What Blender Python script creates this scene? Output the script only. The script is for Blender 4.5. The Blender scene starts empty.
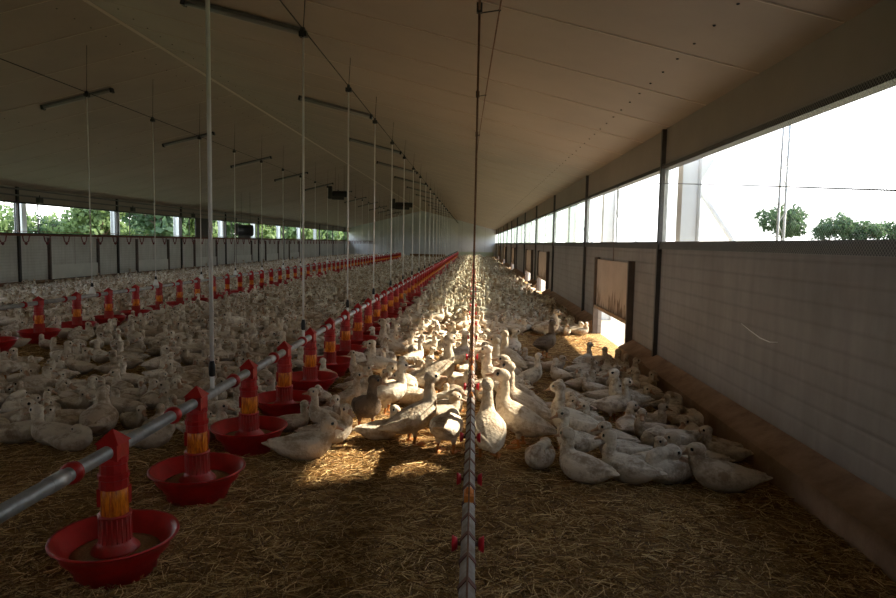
import bpy, bmesh, math, random
import numpy as np
from mathutils import Vector, Matrix, Quaternion
R = math.radians
PI = math.pi
rnd = random.Random(11)
scene = bpy.context.scene
COL = scene.collection

# ---------------------------------------------------------------- dimensions (metres)
XR, XL = 2.13, -12.6          # inner faces of the side walls
Y0, Y1 = -3.0, 66.0           # end walls
SILL, HEAD, EAVE = 1.557, 2.39, 2.82
XRIDGE, ZRIDGE = -5.235, 4.63
SLOPE = (ZRIDGE - EAVE) / (XR - XRIDGE)
POSTS = [7.62 + 5.07 * n for n in range(-2, 12)]
def ceil_z(x): return ZRIDGE - SLOPE * abs(x - XRIDGE)
HOLES_R = [(8.85, 11.25), (18.8, 21.4), (23.9, 26.4), (34.1, 36.6), (44.2, 46.7), (54.3, 56.8)]
HOLES_L = [(a + 1.3, a + 3.8) for a in POSTS[4:10]]
HOLE_TOP = 0.66

# ---------------------------------------------------------------- materials
def mat(name, color, rough=0.7, metal=0.0, var=0.0, vscale=4.0, color2=None, bump=0.0, bscale=30.0, spec=0.5, stretch=(1, 1, 1)):
    m = bpy.data.materials.new(name); m.use_nodes = True
    nt = m.node_tree; b = nt.nodes['Principled BSDF']
    b.inputs['Roughness'].default_value = rough; b.inputs['Metallic'].default_value = metal
    b.inputs['Specular IOR Level'].default_value = spec
    b.inputs['Base Color'].default_value = (*color, 1)
    geo = nt.nodes.new('ShaderNodeNewGeometry')
    mp = nt.nodes.new('ShaderNodeVectorMath'); mp.operation = 'MULTIPLY'; mp.inputs[1].default_value = stretch
    nt.links.new(geo.outputs['Position'], mp.inputs[0])
    if var > 0 or color2:
        n = nt.nodes.new('ShaderNodeTexNoise'); n.inputs['Scale'].default_value = vscale; n.inputs['Detail'].default_value = 6
        n.inputs['Roughness'].default_value = 0.65
        nt.links.new(mp.outputs[0], n.inputs['Vector'])
        r = nt.nodes.new('ShaderNodeValToRGB')
        c2 = color2 or tuple(c * (1 - var) for c in color)
        r.color_ramp.elements[0].color = (*c2, 1); r.color_ramp.elements[1].color = (*color, 1)
        r.color_ramp.elements[0].position = 0.35; r.color_ramp.elements[1].position = 0.62
        nt.links.new(n.outputs['Fac'], r.inputs['Fac']); nt.links.new(r.outputs['Color'], b.inputs['Base Color'])
    if bump > 0:
        n2 = nt.nodes.new('ShaderNodeTexNoise'); n2.inputs['Scale'].default_value = bscale; n2.inputs['Detail'].default_value = 4
        nt.links.new(mp.outputs[0], n2.inputs['Vector'])
        bp = nt.nodes.new('ShaderNodeBump'); bp.inputs['Strength'].default_value = bump; bp.inputs['Distance'].default_value = 0.01
        nt.links.new(n2.outputs['Fac'], bp.inputs['Height']); nt.links.new(bp.outputs['Normal'], b.inputs['Normal'])
    return m

def N(m): return m.node_tree.nodes, m.node_tree.links, m.node_tree.nodes['Principled BSDF']

M_red = mat('red_plastic', (0.50, 0.012, 0.012), 0.38, var=0.35, vscale=9, bump=0.1, bscale=60)
M_reddust = mat('dusty_red_plastic', (0.36, 0.035, 0.03), 0.6, color2=(0.30, 0.16, 0.11), vscale=14)
M_cone = mat('red_cone_plastic', (0.46, 0.016, 0.014), 0.5, color2=(0.34, 0.05, 0.035), vscale=22, bump=0.1, bscale=50)
M_orange = mat('orange_feed_tube', (0.95, 0.32, 0.02), 0.35, color2=(0.45, 0.05, 0.01), vscale=26, stretch=(3, 3, 0.6))
M_feed = mat('feed_grain', (0.42, 0.26, 0.12), 0.9, var=0.5, vscale=120, bump=0.6, bscale=200)
M_galv = mat('galvanised_steel', (0.52, 0.53, 0.52), 0.42, metal=0.55, var=0.3, vscale=12, bump=0.05)
M_dark = mat('dark_metal', (0.045, 0.043, 0.04), 0.55, metal=0.2, var=0.3, vscale=6)
M_post = mat('grey_post_steel', (0.095, 0.09, 0.088), 0.5, metal=0.2, var=0.25, vscale=6)
M_black = mat('black_plastic', (0.012, 0.012, 0.013), 0.5)
M_rod = mat('white_cord', (0.86, 0.85, 0.82), 0.6, var=0.1, vscale=8)
M_kerb = mat('stained_concrete', (0.42, 0.29, 0.20), 0.92, color2=(0.25, 0.16, 0.105), vscale=3.5, bump=0.5, bscale=25)
M_white = mat('white_painted_steel', (0.72, 0.74, 0.74), 0.45, var=0.08, vscale=4)
M_wood = mat('stained_board', (0.33, 0.24, 0.17), 0.75, color2=(0.25, 0.18, 0.125), vscale=6, bump=0.2, bscale=30)
M_twine = mat('brown_cord', (0.23, 0.12, 0.07), 0.85, var=0.4, vscale=20)
M_alu = mat('drinker_aluminium', (0.33, 0.31, 0.28), 0.5, metal=0.35, color2=(0.17, 0.12, 0.08), vscale=15)
M_rust = mat('brown_plastic_clip', (0.17, 0.06, 0.035), 0.7, var=0.4, vscale=20)
M_cup = mat('red_drinker_cup', (0.68, 0.014, 0.03), 0.35)
M_yel = mat('orange_fitting', (0.75, 0.24, 0.03), 0.5, var=0.2, vscale=20)
M_lamp = mat('grey_lamp_housing', (0.16, 0.155, 0.145), 0.5, var=0.2, vscale=5)
M_tube = mat('lamp_diffuser', (0.30, 0.29, 0.27), 0.3)
M_grass = mat('field_grass', (0.15, 0.17, 0.06), 0.95, color2=(0.2, 0.20, 0.09), vscale=0.4, bump=0.3, bscale=6)
M_gravel = mat('gravel', (0.40, 0.35, 0.28), 0.95, color2=(0.25, 0.21, 0.16), vscale=18, bump=0.7, bscale=60)
M_bark = mat('bark', (0.09, 0.065, 0.045), 0.95, var=0.4, vscale=8, bump=0.5)
M_blocker = mat('blocker_steel', (0.5, 0.5, 0.48), 0.5, metal=0.3, var=0.2, vscale=2)
M_green = mat('pale_green_band', (0.52, 0.60, 0.44), 0.6, var=0.15, vscale=3)
M_bale = mat('straw_bale', (0.30, 0.19, 0.09), 0.95, color2=(0.15, 0.09, 0.045), vscale=14, bump=1.0, bscale=50)

def leaf_mat(name, c1, c2):
    m = mat(name, c1, 0.7, color2=c2, vscale=1.2)
    n, l, b = N(m)
    tr = n.new('ShaderNodeBsdfTranslucent'); tr.inputs['Color'].default_value = (*[min(1, c * 1.5) for c in c1], 1)
    mx = n.new('ShaderNodeMixShader'); mx.inputs[0].default_value = 0.4
    out = n['Material Output']
    l.new(b.outputs[0], mx.inputs[1]); l.new(tr.outputs[0], mx.inputs[2]); l.new(mx.outputs[0], out.inputs[0])
    return m
M_leaf1 = leaf_mat('leaf_light', (0.115, 0.175, 0.065), (0.055, 0.095, 0.035))
M_leaf2 = leaf_mat('leaf_dark', (0.06, 0.11, 0.05), (0.03, 0.06, 0.03))

# wall panel with fine horizontal ribs
def ribbed(name, c, c2, scale, strength, rough=0.55, ribcol=0.8):
    m = mat(name, c, rough, color2=c2, vscale=1.3)
    n, l, b = N(m)
    geo = n.new('ShaderNodeNewGeometry'); sep = n.new('ShaderNodeSeparateXYZ'); l.new(geo.outputs['Position'], sep.inputs[0])
    mu = n.new('ShaderNodeMath'); mu.operation = 'MULTIPLY'; mu.inputs[1].default_value = scale; l.new(sep.outputs['Z'], mu.inputs[0])
    fr = n.new('ShaderNodeMath'); fr.operation = 'FRACT'; l.new(mu.outputs[0], fr.inputs[0])
    rp = n.new('ShaderNodeValToRGB'); e = rp.color_ramp.elements
    e[0].position = 0.0; e[0].color = (0, 0, 0, 1); e[1].position = 0.16; e[1].color = (1, 1, 1, 1)
    x = e.new(0.86); x.color = (1, 1, 1, 1); x = e.new(1.0); x.color = (0, 0, 0, 1)
    l.new(fr.outputs[0], rp.inputs['Fac'])
    bp = n.new('ShaderNodeBump'); bp.inputs['Strength'].default_value = strength; bp.inputs['Distance'].default_value = 0.006
    l.new(rp.outputs['Color'], bp.inputs['Height']); l.new(bp.outputs['Normal'], b.inputs['Normal'])
    # grooves are darker, dirt streaks down the panel
    src = b.inputs['Base Color'].links[0].from_socket
    mx = n.new('ShaderNodeMix'); mx.data_type = 'RGBA'; mx.blend_type = 'MULTIPLY'; mx.inputs[0].default_value = 1
    mr = n.new('ShaderNodeMapRange'); mr.inputs['To Min'].default_value = ribcol; mr.inputs['To Max'].default_value = 1.0
    l.new(rp.outputs['Color'], mr.inputs['Value'])
    nz = n.new('ShaderNodeTexNoise'); nz.inputs['Scale'].default_value = 5; nz.inputs['Detail'].default_value = 5
    vm = n.new('ShaderNodeVectorMath'); vm.operation = 'MULTIPLY'; vm.inputs[1].default_value = (1, 2.2, 0.25)
    l.new(geo.outputs['Position'], vm.inputs[0]); l.new(vm.outputs[0], nz.inputs['Vector'])
    mr2 = n.new('ShaderNodeMapRange'); mr2.inputs['From Min'].default_value = 0.35; mr2.inputs['From Max'].default_value = 0.65
    mr2.inputs['To Min'].default_value = 0.86; mr2.inputs['To Max'].default_value = 1.0
    l.new(nz.outputs['Fac'], mr2.inputs['Value'])
    mm = n.new('ShaderNodeMath'); mm.operation = 'MULTIPLY'; l.new(mr.outputs[0], mm.inputs[0]); l.new(mr2.outputs[0], mm.inputs[1])
    l.new(src, mx.inputs[6]); l.new(mm.outputs[0], mx.inputs[7]); l.new(mx.outputs[2], b.inputs['Base Color'])
    return m
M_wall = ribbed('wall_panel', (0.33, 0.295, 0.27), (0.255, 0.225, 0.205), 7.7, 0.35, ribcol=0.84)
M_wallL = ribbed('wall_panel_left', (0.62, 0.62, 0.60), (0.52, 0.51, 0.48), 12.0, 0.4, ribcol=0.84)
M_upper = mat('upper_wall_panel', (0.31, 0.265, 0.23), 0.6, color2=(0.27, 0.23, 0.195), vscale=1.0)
M_end = mat('end_wall_panel', (0.64, 0.67, 0.69), 0.6, color2=(0.56, 0.58, 0.60), vscale=0.7)

# ceiling: off-white sandwich panels with a joint every 1.15 m
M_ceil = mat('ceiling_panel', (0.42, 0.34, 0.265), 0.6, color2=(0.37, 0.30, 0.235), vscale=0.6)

# straw litter floor
M_floor = mat('straw_litter', (0.30, 0.15, 0.04), 0.95, color2=(0.09, 0.042, 0.014), vscale=6)
n, l, b = N(M_floor)
geo = n.new('ShaderNodeNewGeometry')
prev = None
for i, (ang, sc) in enumerate(((0.5, 1.0), (2.1, 1.0), (1.3, 1.3))):
    rot = n.new('ShaderNodeVectorRotate'); rot.rotation_type = 'Z_AXIS'; rot.inputs['Angle'].default_value = ang
    wp = n.new('ShaderNodeTexNoise'); wp.inputs['Scale'].default_value = 3.0 + i
    l.new(geo.outputs['Position'], wp.inputs['Vector'])
    ad = n.new('ShaderNodeVectorMath'); ad.operation = 'MULTIPLY_ADD'; ad.inputs[1].default_value = (0.35, 0.35, 0)
    l.new(wp.outputs['Color'], ad.inputs[0]); l.new(geo.outputs['Position'], ad.inputs[2]); l.new(ad.outputs[0], rot.inputs['Vector'])
    vm = n.new('ShaderNodeVectorMath'); vm.operation = 'MULTIPLY'; vm.inputs[1].default_value = (14 * sc, 130 * sc, 1)
    l.new(rot.outputs[0], vm.inputs[0])
    nz = n.new('ShaderNodeTexNoise'); nz.inputs['Scale'].default_value = 1.0; nz.inputs['Detail'].default_value = 2
    l.new(vm.outputs[0], nz.inputs['Vector'])
    if prev is None: prev = nz.outputs['Fac']
    else:
        mxn = n.new('ShaderNodeMath'); mxn.operation = 'MAXIMUM'; l.new(prev, mxn.inputs[0]); l.new(nz.outputs['Fac'], mxn.inputs[1]); prev = mxn.outputs[0]
mr = n.new('ShaderNodeMapRange'); mr.inputs['From Min'].default_value = 0.5; mr.inputs['From Max'].default_value = 0.72
l.new(prev, mr.inputs['Value'])
mx = n.new('ShaderNodeMix'); mx.data_type = 'RGBA'; mx.inputs[7].default_value = (0.64, 0.40, 0.12, 1)
l.new(b.inputs['Base Color'].links[0].from_socket, mx.inputs[6])
sc_ = n.new('ShaderNodeMath'); sc_.operation = 'MULTIPLY'; sc_.inputs[1].default_value = 0.75; l.new(mr.outputs[0], sc_.inputs[0])
l.new(sc_.outputs[0], mx.inputs[0]); l.new(mx.outputs[2], b.inputs['Base Color'])
bp = n.new('ShaderNodeBump'); bp.inputs['Strength'].default_value = 0.9; bp.inputs['Distance'].default_value = 0.02
l.new(prev, bp.inputs['Height']); l.new(bp.outputs['Normal'], b.inputs['Normal'])

# loose straw stalks: colour per stalk
M_straw = mat('straw_stalk', (0.5, 0.36, 0.16), 0.7)
n, l, b = N(M_straw)
geo = n.new('ShaderNodeNewGeometry'); rp = n.new('ShaderNodeValToRGB')
e = rp.color_ramp.elements; e[0].color = (0.13, 0.06, 0.018, 1); e[1].color = (0.92, 0.68, 0.32, 1)
x = e.new(0.55); x.color = (0.42, 0.24, 0.08, 1)
l.new(geo.outputs['Random Per Island'], rp.inputs['Fac']); l.new(rp.outputs['Color'], b.inputs['Base Color'])

# duck plumage: dirty white, tone differs from bird to bird
def plumage(name='duck_plumage', cols=((0.36, 0.265, 0.175), (0.60, 0.50, 0.375), (0.84, 0.765, 0.64)), dirt=(0.30, 0.21, 0.13)):
    m = mat(name, (0.7, 0.64, 0.54), 0.85, spec=0.2)
    n, l, b = N(m)
    geo = n.new('ShaderNodeNewGeometry')
    rp = n.new('ShaderNodeValToRGB'); e = rp.color_ramp.elements
    e[0].color = (*cols[0], 1); e[1].color = (*cols[2], 1)
    x = e.new(0.16); x.color = (*cols[1], 1)
    l.new(geo.outputs['Random Per Island'], rp.inputs['Fac'])
    nz = n.new('ShaderNodeTexNoise'); nz.inputs['Scale'].default_value = 10; nz.inputs['Detail'].default_value = 7; nz.inputs['Roughness'].default_value = 0.7
    l.new(geo.outputs['Position'], nz.inputs['Vector'])
    mr = n.new('ShaderNodeMapRange'); mr.inputs['From Min'].default_value = 0.47; mr.inputs['From Max'].default_value = 0.62
    l.new(nz.outputs['Fac'], mr.inputs['Value'])
    mlt = n.new('ShaderNodeMath'); mlt.operation = 'MULTIPLY'; mlt.inputs[1].default_value = 0.8; l.new(mr.outputs[0], mlt.inputs[0])
    mx = n.new('ShaderNodeMix'); mx.data_type = 'RGBA'; mx.inputs[7].default_value = (*dirt, 1)
    l.new(mlt.outputs[0], mx.inputs[0]); l.new(rp.outputs['Color'], mx.inputs[6])
    # litter dirt on belly and breast of each bird (height above the ground it sits on)
    sep = n.new('ShaderNodeSeparateXYZ'); l.new(geo.outputs['Position'], sep.inputs[0])
    mr3 = n.new('ShaderNodeMapRange'); mr3.inputs['From Min'].default_value = 0.02; mr3.inputs['From Max'].default_value = 0.12
    mr3.inputs['To Min'].default_value = 0.7; mr3.inputs['To Max'].default_value = 0.0
    l.new(sep.outputs['Z'], mr3.inputs['Value'])
    mx2 = n.new('ShaderNodeMix'); mx2.data_type = 'RGBA'; mx2.inputs[7].default_value = (0.27, 0.19, 0.12, 1)
    l.new(mr3.outputs[0], mx2.inputs[0]); l.new(mx.outputs[2], mx2.inputs[6]); l.new(mx2.outputs[2], b.inputs['Base Color'])
    n2 = n.new('ShaderNodeTexVoronoi'); n2.inputs['Scale'].default_value = 42; l.new(geo.outputs['Position'], n2.inputs['Vector'])
    n3 = n.new('ShaderNodeTexNoise'); n3.inputs['Scale'].default_value = 90; n3.inputs['Detail'].default_value = 3; l.new(geo.outputs['Position'], n3.inputs['Vector'])
    ad = n.new('ShaderNodeMath'); ad.operation = 'ADD'; l.new(n2.outputs['Distance'], ad.inputs[0]); l.new(n3.outputs['Fac'], ad.inputs[1])
    bp = n.new('ShaderNodeBump'); bp.inputs['Strength'].default_value = 0.55; bp.inputs['Distance'].default_value = 0.007
    l.new(ad.outputs[0], bp.inputs['Height']); l.new(bp.outputs['Normal'], b.inputs['Normal'])
    return m
M_duck = plumage()
M_duckdark = plumage('brown_backlit_plumage', ((0.13, 0.085, 0.055), (0.17, 0.12, 0.08), (0.22, 0.16, 0.11)), (0.09, 0.06, 0.04))  # dark tone paints one bird's backlit shade; the other bird is brownish
M_bill = mat('duck_bill', (0.50, 0.30, 0.18), 0.5, var=0.3, vscale=30)
M_leg = mat('duck_leg', (0.55, 0.20, 0.04), 0.6, var=0.3, vscale=30)
M_eye = mat('duck_eye', (0.01, 0.01, 0.012), 0.15)

# wire netting and translucent curtain
def netting(name, color, scale, width):
    m = mat(name, color, 0.4, metal=0.5)
    n, l, b = N(m)
    geo = n.new('ShaderNodeNewGeometry'); sep = n.new('ShaderNodeSeparateXYZ'); l.new(geo.outputs['Position'], sep.inputs[0])
    outs = []
    for op in ('ADD', 'SUBTRACT'):
        a = n.new('ShaderNodeMath'); a.operation = op; l.new(sep.outputs['Y'], a.inputs[0]); l.new(sep.outputs['Z'], a.inputs[1])
        s = n.new('ShaderNodeMath'); s.operation = 'MULTIPLY'; s.inputs[1].default_value = scale; l.new(a.outputs[0], s.inputs[0])
        f = n.new('ShaderNodeMath'); f.operation = 'FRACT'; l.new(s.outputs[0], f.inputs[0])
        g = n.new('ShaderNodeMath'); g.operation = 'LESS_THAN'; g.inputs[1].default_value = width; l.new(f.outputs[0], g.inputs[0])
        outs.append(g.outputs[0])
    mxm = n.new('ShaderNodeMath'); mxm.operation = 'MAXIMUM'; l.new(outs[0], mxm.inputs[0]); l.new(outs[1], mxm.inputs[1])
    tr = n.new('ShaderNodeBsdfTransparent'); ms = n.new('ShaderNodeMixShader'); l.new(mxm.outputs[0], ms.inputs[0])
    l.new(tr.outputs[0], ms.inputs[1]); l.new(b.outputs[0], ms.inputs[2]); l.new(ms.outputs[0], n['Material Output'].inputs[0])
    return m
M_net = netting('wire_netting', (0.36, 0.36, 0.34), 38, 0.14)
def curtain():
    m = mat('translucent_sheet', (0.72, 0.80, 0.75), 0.35)
    n, l, b = N(m)
    tl = n.new('ShaderNodeBsdfTranslucent'); tl.inputs['Color'].default_value = (0.42, 0.50, 0.45, 1)
    tr = n.new('ShaderNodeBsdfTransparent'); tr.inputs['Color'].default_value = (0.72, 0.80, 0.76, 1)
    m1 = n.new('ShaderNodeMixShader'); m1.inputs[0].default_value = 0.35; l.new(tl.outputs[0], m1.inputs[1]); l.new(b.outputs[0], m1.inputs[2])
    geo = n.new('ShaderNodeNewGeometry'); vm = n.new('ShaderNodeVectorMath'); vm.operation = 'MULTIPLY'; vm.inputs[1].default_value = (1, 2.2, 0.25)
    l.new(geo.outputs['Position'], vm.inputs[0]); nz = n.new('ShaderNodeTexNoise'); nz.inputs['Scale'].default_value = 2; nz.inputs['Detail'].default_value = 3
    l.new(vm.outputs[0], nz.inputs['Vector'])
    mr = n.new('ShaderNodeMapRange'); mr.inputs['From Min'].default_value = 0.35; mr.inputs['From Max'].default_value = 0.65
    mr.inputs['To Min'].default_value = 0.60; mr.inputs['To Max'].default_value = 0.92
    l.new(nz.outputs['Fac'], mr.inputs['Value'])
    m2 = n.new('ShaderNodeMixShader'); l.new(mr.outputs[0], m2.inputs[0]); l.new(m1.outputs[0], m2.inputs[1]); l.new(tr.outputs[0], m2.inputs[2])
    l.new(m2.outputs[0], n['Material Output'].inputs[0])
    return m
M_curt = curtain()

# ---------------------------------------------------------------- mesh builder
class MB:
    def __init__(s): s.v = []; s.f = []; s.m = []; s.sm = []
    def add(s, vs, fs, mi=0, smooth=False):
        o = len(s.v); s.v += [tuple(v) for v in vs]
        for f in fs: s.f.append(tuple(i + o for i in f)); s.m.append(mi); s.sm.append(smooth)
    def box(s, a, b_, mi=0):
        x0, y0, z0 = a; x1, y1, z1 = b_
        s.add([(x0, y0, z0), (x1, y0, z0), (x1, y1, z0), (x0, y1, z0), (x0, y0, z1), (x1, y0, z1), (x1, y1, z1), (x0, y1, z1)],
              [(0, 3, 2, 1), (4, 5, 6, 7), (0, 1, 5, 4), (1, 2, 6, 5), (2, 3, 7, 6), (3, 0, 4, 7)], mi)
    def prism(s, prof, y0, y1, mi=0):          # profile in (x, z), extruded along y
        k = len(prof)
        vs = [(x, y0, z) for x, z in prof] + [(x, y1, z) for x, z in prof]
        fs = [tuple(range(k))[::-1], tuple(range(k, 2 * k))] + [(i, (i + 1) % k, k + (i + 1) % k, k + i) for i in range(k)]
        s.add(vs, fs, mi)
    def tube(s, pts, r, seg=8, mi=0, cap=True, smooth=True):
        pts = [Vector(p) for p in pts]; rr = r if isinstance(r, (list, tuple)) else [r] * len(pts)
        vs = []; fs = []; up = Vector((0, 0, 1)); prevn = None
        for i, p in enumerate(pts):
            t = (pts[min(i + 1, len(pts) - 1)] - pts[max(i - 1, 0)]).normalized()
            if prevn is None:
                ref = Vector((0, 0, 1)) if abs(t.z) < 0.9 else Vector((1, 0, 0)); nn = t.cross(ref).normalized()
            else: nn = (prevn - t * prevn.dot(t)).normalized()
            prevn = nn; bb = t.cross(nn)
            for j in range(seg):
                a = 2 * PI * j / seg; vs.append(p + (nn * math.cos(a) + bb * math.sin(a)) * rr[i])
        for i in range(len(pts) - 1):
            for j in range(seg): fs.append((i * seg + j, i * seg + (j + 1) % seg, (i + 1) * seg + (j + 1) % seg, (i + 1) * seg + j))
        if cap: fs.append(tuple(range(seg))[::-1]); fs.append(tuple(range((len(pts) - 1) * seg, len(pts) * seg)))
        s.add(vs, fs, mi, smooth)
    def lathe(s, prof, c=(0, 0, 0), seg=32, mi=0, smooth=True, closed=False, axis='z'):
        vs = []; fs = []; k = len(prof)
        for (r, z) in prof:
            for j in range(seg):
                a = 2 * PI * j / seg
                p = (r * math.cos(a), r * math.sin(a), z) if axis == 'z' else ((z, r * math.cos(a), r * math.sin(a)) if axis == 'x' else (r * math.cos(a), z, r * math.sin(a)))
                vs.append((p[0] + c[0], p[1] + c[1], p[2] + c[2]))
        for i in range(k if closed else k - 1):
            i2 = (i + 1) % k
            for j in range(seg): fs.append((i * seg + j, i * seg + (j + 1) % seg, i2 * seg + (j + 1) % seg, i2 * seg + j))
        if not closed:
            if prof[0][0] > 1e-4: fs.append(tuple(range(seg))[::-1])
            if prof[-1][0] > 1e-4: fs.append(tuple(range((k - 1) * seg, k * seg)))
        s.add(vs, fs, mi, smooth)
    def build(s, name, mats, parent=None):
        me = bpy.data.meshes.new(name); me.from_pydata(s.v, [], s.f)
        for m in (mats if isinstance(mats, (list, tuple)) else [mats]): me.materials.append(m)
        me.polygons.foreach_set('material_index', s.m); me.polygons.foreach_set('use_smooth', s.sm); me.update()
        bm = bmesh.new(); bm.from_mesh(me); bmesh.ops.remove_doubles(bm, verts=bm.verts, dist=1e-5); bmesh.ops.recalc_face_normals(bm, faces=bm.faces)
        bm.to_mesh(me); bm.free()
        o = bpy.data.objects.new(name, me); COL.objects.link(o)
        if parent: o.parent = parent
        return o

def tag(o, label=None, cat=None, group=None, kind=None):
    if label: o['label'] = label
    if cat: o['category'] = cat
    if group: o['group'] = group
    if kind: o['kind'] = kind
    return o
def empty(name, loc, rz=0):
    o = bpy.data.objects.new(name, None); COL.objects.link(o); o.location = loc; o.rotation_euler = (0, 0, rz); o.empty_display_size = 0.1
    return o
def copy_tree(o, parent=None):
    c = o.copy(); COL.objects.link(c)
    if parent: c.parent = parent
    for ch in list(o.children): copy_tree(ch, c)
    return c
def struct(o, label=None): return tag(o, label, None, None, 'structure')

ORD = ['first', 'second', 'third', 'fourth', 'fifth', 'sixth', 'seventh', 'eighth', 'ninth', 'tenth', 'eleventh', 'twelfth', 'thirteenth', 'fourteenth', 'fifteenth', 'sixteenth', 'seventeenth', 'eighteenth', 'nineteenth']
TENS = {2: 'twent', 3: 'thirt', 4: 'fort', 5: 'fift', 6: 'sixt', 7: 'sevent', 8: 'eight'}
def ordn(i):                                     # 1-based
    if i < 20: return ORD[i - 1]
    t, u = divmod(i, 10)
    return TENS[t] + ('ieth' if u == 0 else 'y-' + ORD[u - 1])

# ================================================================ THE SETTING
m = MB(); m.box((XL - 0.1, Y0 - 0.1, -0.3), (XR + 0.05, Y1 + 0.1, 0.0)); struct(m.build('floor', M_floor), 'straw litter floor of the shed')

# ceiling: two slopes with real thickness, panel joints and screw rows
m = MB()
for sgn in (1, -1):
    xe = XR + 0.36 if sgn > 0 else XL - 0.36
    m.add([(XRIDGE, Y0 - 0.3, ZRIDGE), (xe, Y0 - 0.3, ceil_z(xe)), (xe, Y1 + 0.3, ceil_z(xe)), (XRIDGE, Y1 + 0.3, ZRIDGE),
           (XRIDGE, Y0 - 0.3, ZRIDGE + 0.12), (xe, Y0 - 0.3, ceil_z(xe) + 0.12), (xe, Y1 + 0.3, ceil_z(xe) + 0.12), (XRIDGE, Y1 + 0.3, ZRIDGE + 0.12)],
          [(0, 1, 2, 3), (4, 7, 6, 5), (0, 4, 5, 1), (1, 5, 6, 2), (2, 6, 7, 3), (3, 7, 4, 0)])
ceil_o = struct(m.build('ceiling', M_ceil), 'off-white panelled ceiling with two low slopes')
j = MB(); yy = 1.74 - 1.15 * 3
while yy < Y1 - 0.5:
    for sgn in (1, -1):
        xe = XR - 0.01 if sgn > 0 else XL + 0.01
        a = Vector((XRIDGE, yy, ZRIDGE - 0.002)); bb = Vector((xe, yy, ceil_z(xe) - 0.002))
        j.add([a + Vector((0, -0.009, 0)), bb + Vector((0, -0.009, 0)), bb + Vector((0, 0.009, 0)), a + Vector((0, 0.009, 0)),
               a + Vector((0, -0.005, -0.006)), bb + Vector((0, -0.005, -0.006)), bb + Vector((0, 0.005, -0.006)), a + Vector((0, 0.005, -0.006))],
              [(0, 1, 2, 3), (4, 7, 6, 5), (0, 4, 5, 1), (1, 5, 6, 2), (2, 6, 7, 3), (3, 7, 4, 0)])
    yy += 1.15
M_joint = mat('ceiling_joint', (0.62, 0.52, 0.41), 0.45)
jo = j.build('ceiling_joint', M_joint, ceil_o); jo['kind'] = 'stuff'
s_ = MB()
for X in (1.55, XRIDGE + 0.42, XRIDGE - 0.42, -9.0):
    yy = 2.97
    while yy < 45:
        s_.lathe([(0.0, -0.009), (0.009, -0.006), (0.012, 0.0)], (X, yy, ceil_z(X) - 0.001), 8, 0)
        yy += 0.395
so = s_.build('ceiling_screw', M_dark, ceil_o); so['kind'] = 'stuff'
rdg = MB(); rdg.prism([(XRIDGE - 0.04, ZRIDGE - 0.012), (XRIDGE, ZRIDGE - 0.025), (XRIDGE + 0.04, ZRIDGE - 0.012), (XRIDGE, ZRIDGE - 0.002)], Y0, Y1)
rdg.build('ridge_strip', M_joint, ceil_o)
# dark portal rafters under the ceiling, far end
for i, yy in enumerate((12.69, 22.83, 32.97, 43.11)):
    pass

# right wall
w = MB()
segs = []; y = Y0
for a, b_ in HOLES_R: segs.append((y, a)); y = b_
segs.append((y, Y1))
for a, b_ in segs: w.box((XR, a, 0), (XR + 0.06, b_, SILL - 0.05))
for a, b_ in HOLES_R: w.box((XR, a, HOLE_TOP), (XR + 0.06, b_, SILL - 0.05))
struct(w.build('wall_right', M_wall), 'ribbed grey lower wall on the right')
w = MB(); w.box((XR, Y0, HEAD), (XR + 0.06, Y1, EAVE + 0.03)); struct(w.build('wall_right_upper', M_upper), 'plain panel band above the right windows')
sc = MB(); sc.tube([(XR - 0.002, 5.28, 0.905), (XR - 0.002, 5.10, 0.87), (XR - 0.002, 4.92, 0.84), (XR - 0.002, 4.76, 0.833), (XR - 0.002, 4.64, 0.85)], [0.0015, 0.004, 0.005, 0.004, 0.0015], 5)
sc.build('scuff_mark', M_rod, bpy.data.objects['wall_right'])
# sill and head rails
t = MB(); t.box((XR - 0.03, Y0, SILL - 0.085), (XR + 0.08, Y1, SILL)); struct(t.build('trim_1', M_post), 'dark sill rail under the right windows')
t = MB(); t.box((XR - 0.02, Y0, HEAD - 0.02), (XR + 0.08, Y1, HEAD + 0.025)); struct(t.build('trim_2', M_dark), 'dark head rail above the right windows')
t = MB(); t.box((XR + 0.10, Y0, HEAD + 0.055), (XR + 0.23, Y1, HEAD + 0.075)); struct(t.build('trim_3', M_white), 'pale soffit of the right eave')
# kerb with gaps at the pop holes
k = MB()
ks = []; y = Y0
for a, b_ in HOLES_R: ks.append((y, a - 0.08)); y = b_ + 0.1
ks.append((y, Y1))
for a, b_ in ks: k.prism([(XR - 0.19, 0), (XR, 0), (XR, 0.26), (XR - 0.165, 0.175), (XR - 0.185, 0.16)], a, b_)
struct(k.build('baseboard_right', M_kerb), 'dung-stained concrete kerb at the foot of the right wall')
tn = 4
for yy in POSTS:
    p = MB(); p.box((XR - 0.05, yy - 0.024, 0.2), (XR - 0.002, yy + 0.024, EAVE - 0.01))
    struct(p.build('trim_%d' % tn, M_post), 'dark square post on the right wall'); tn += 1
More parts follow.
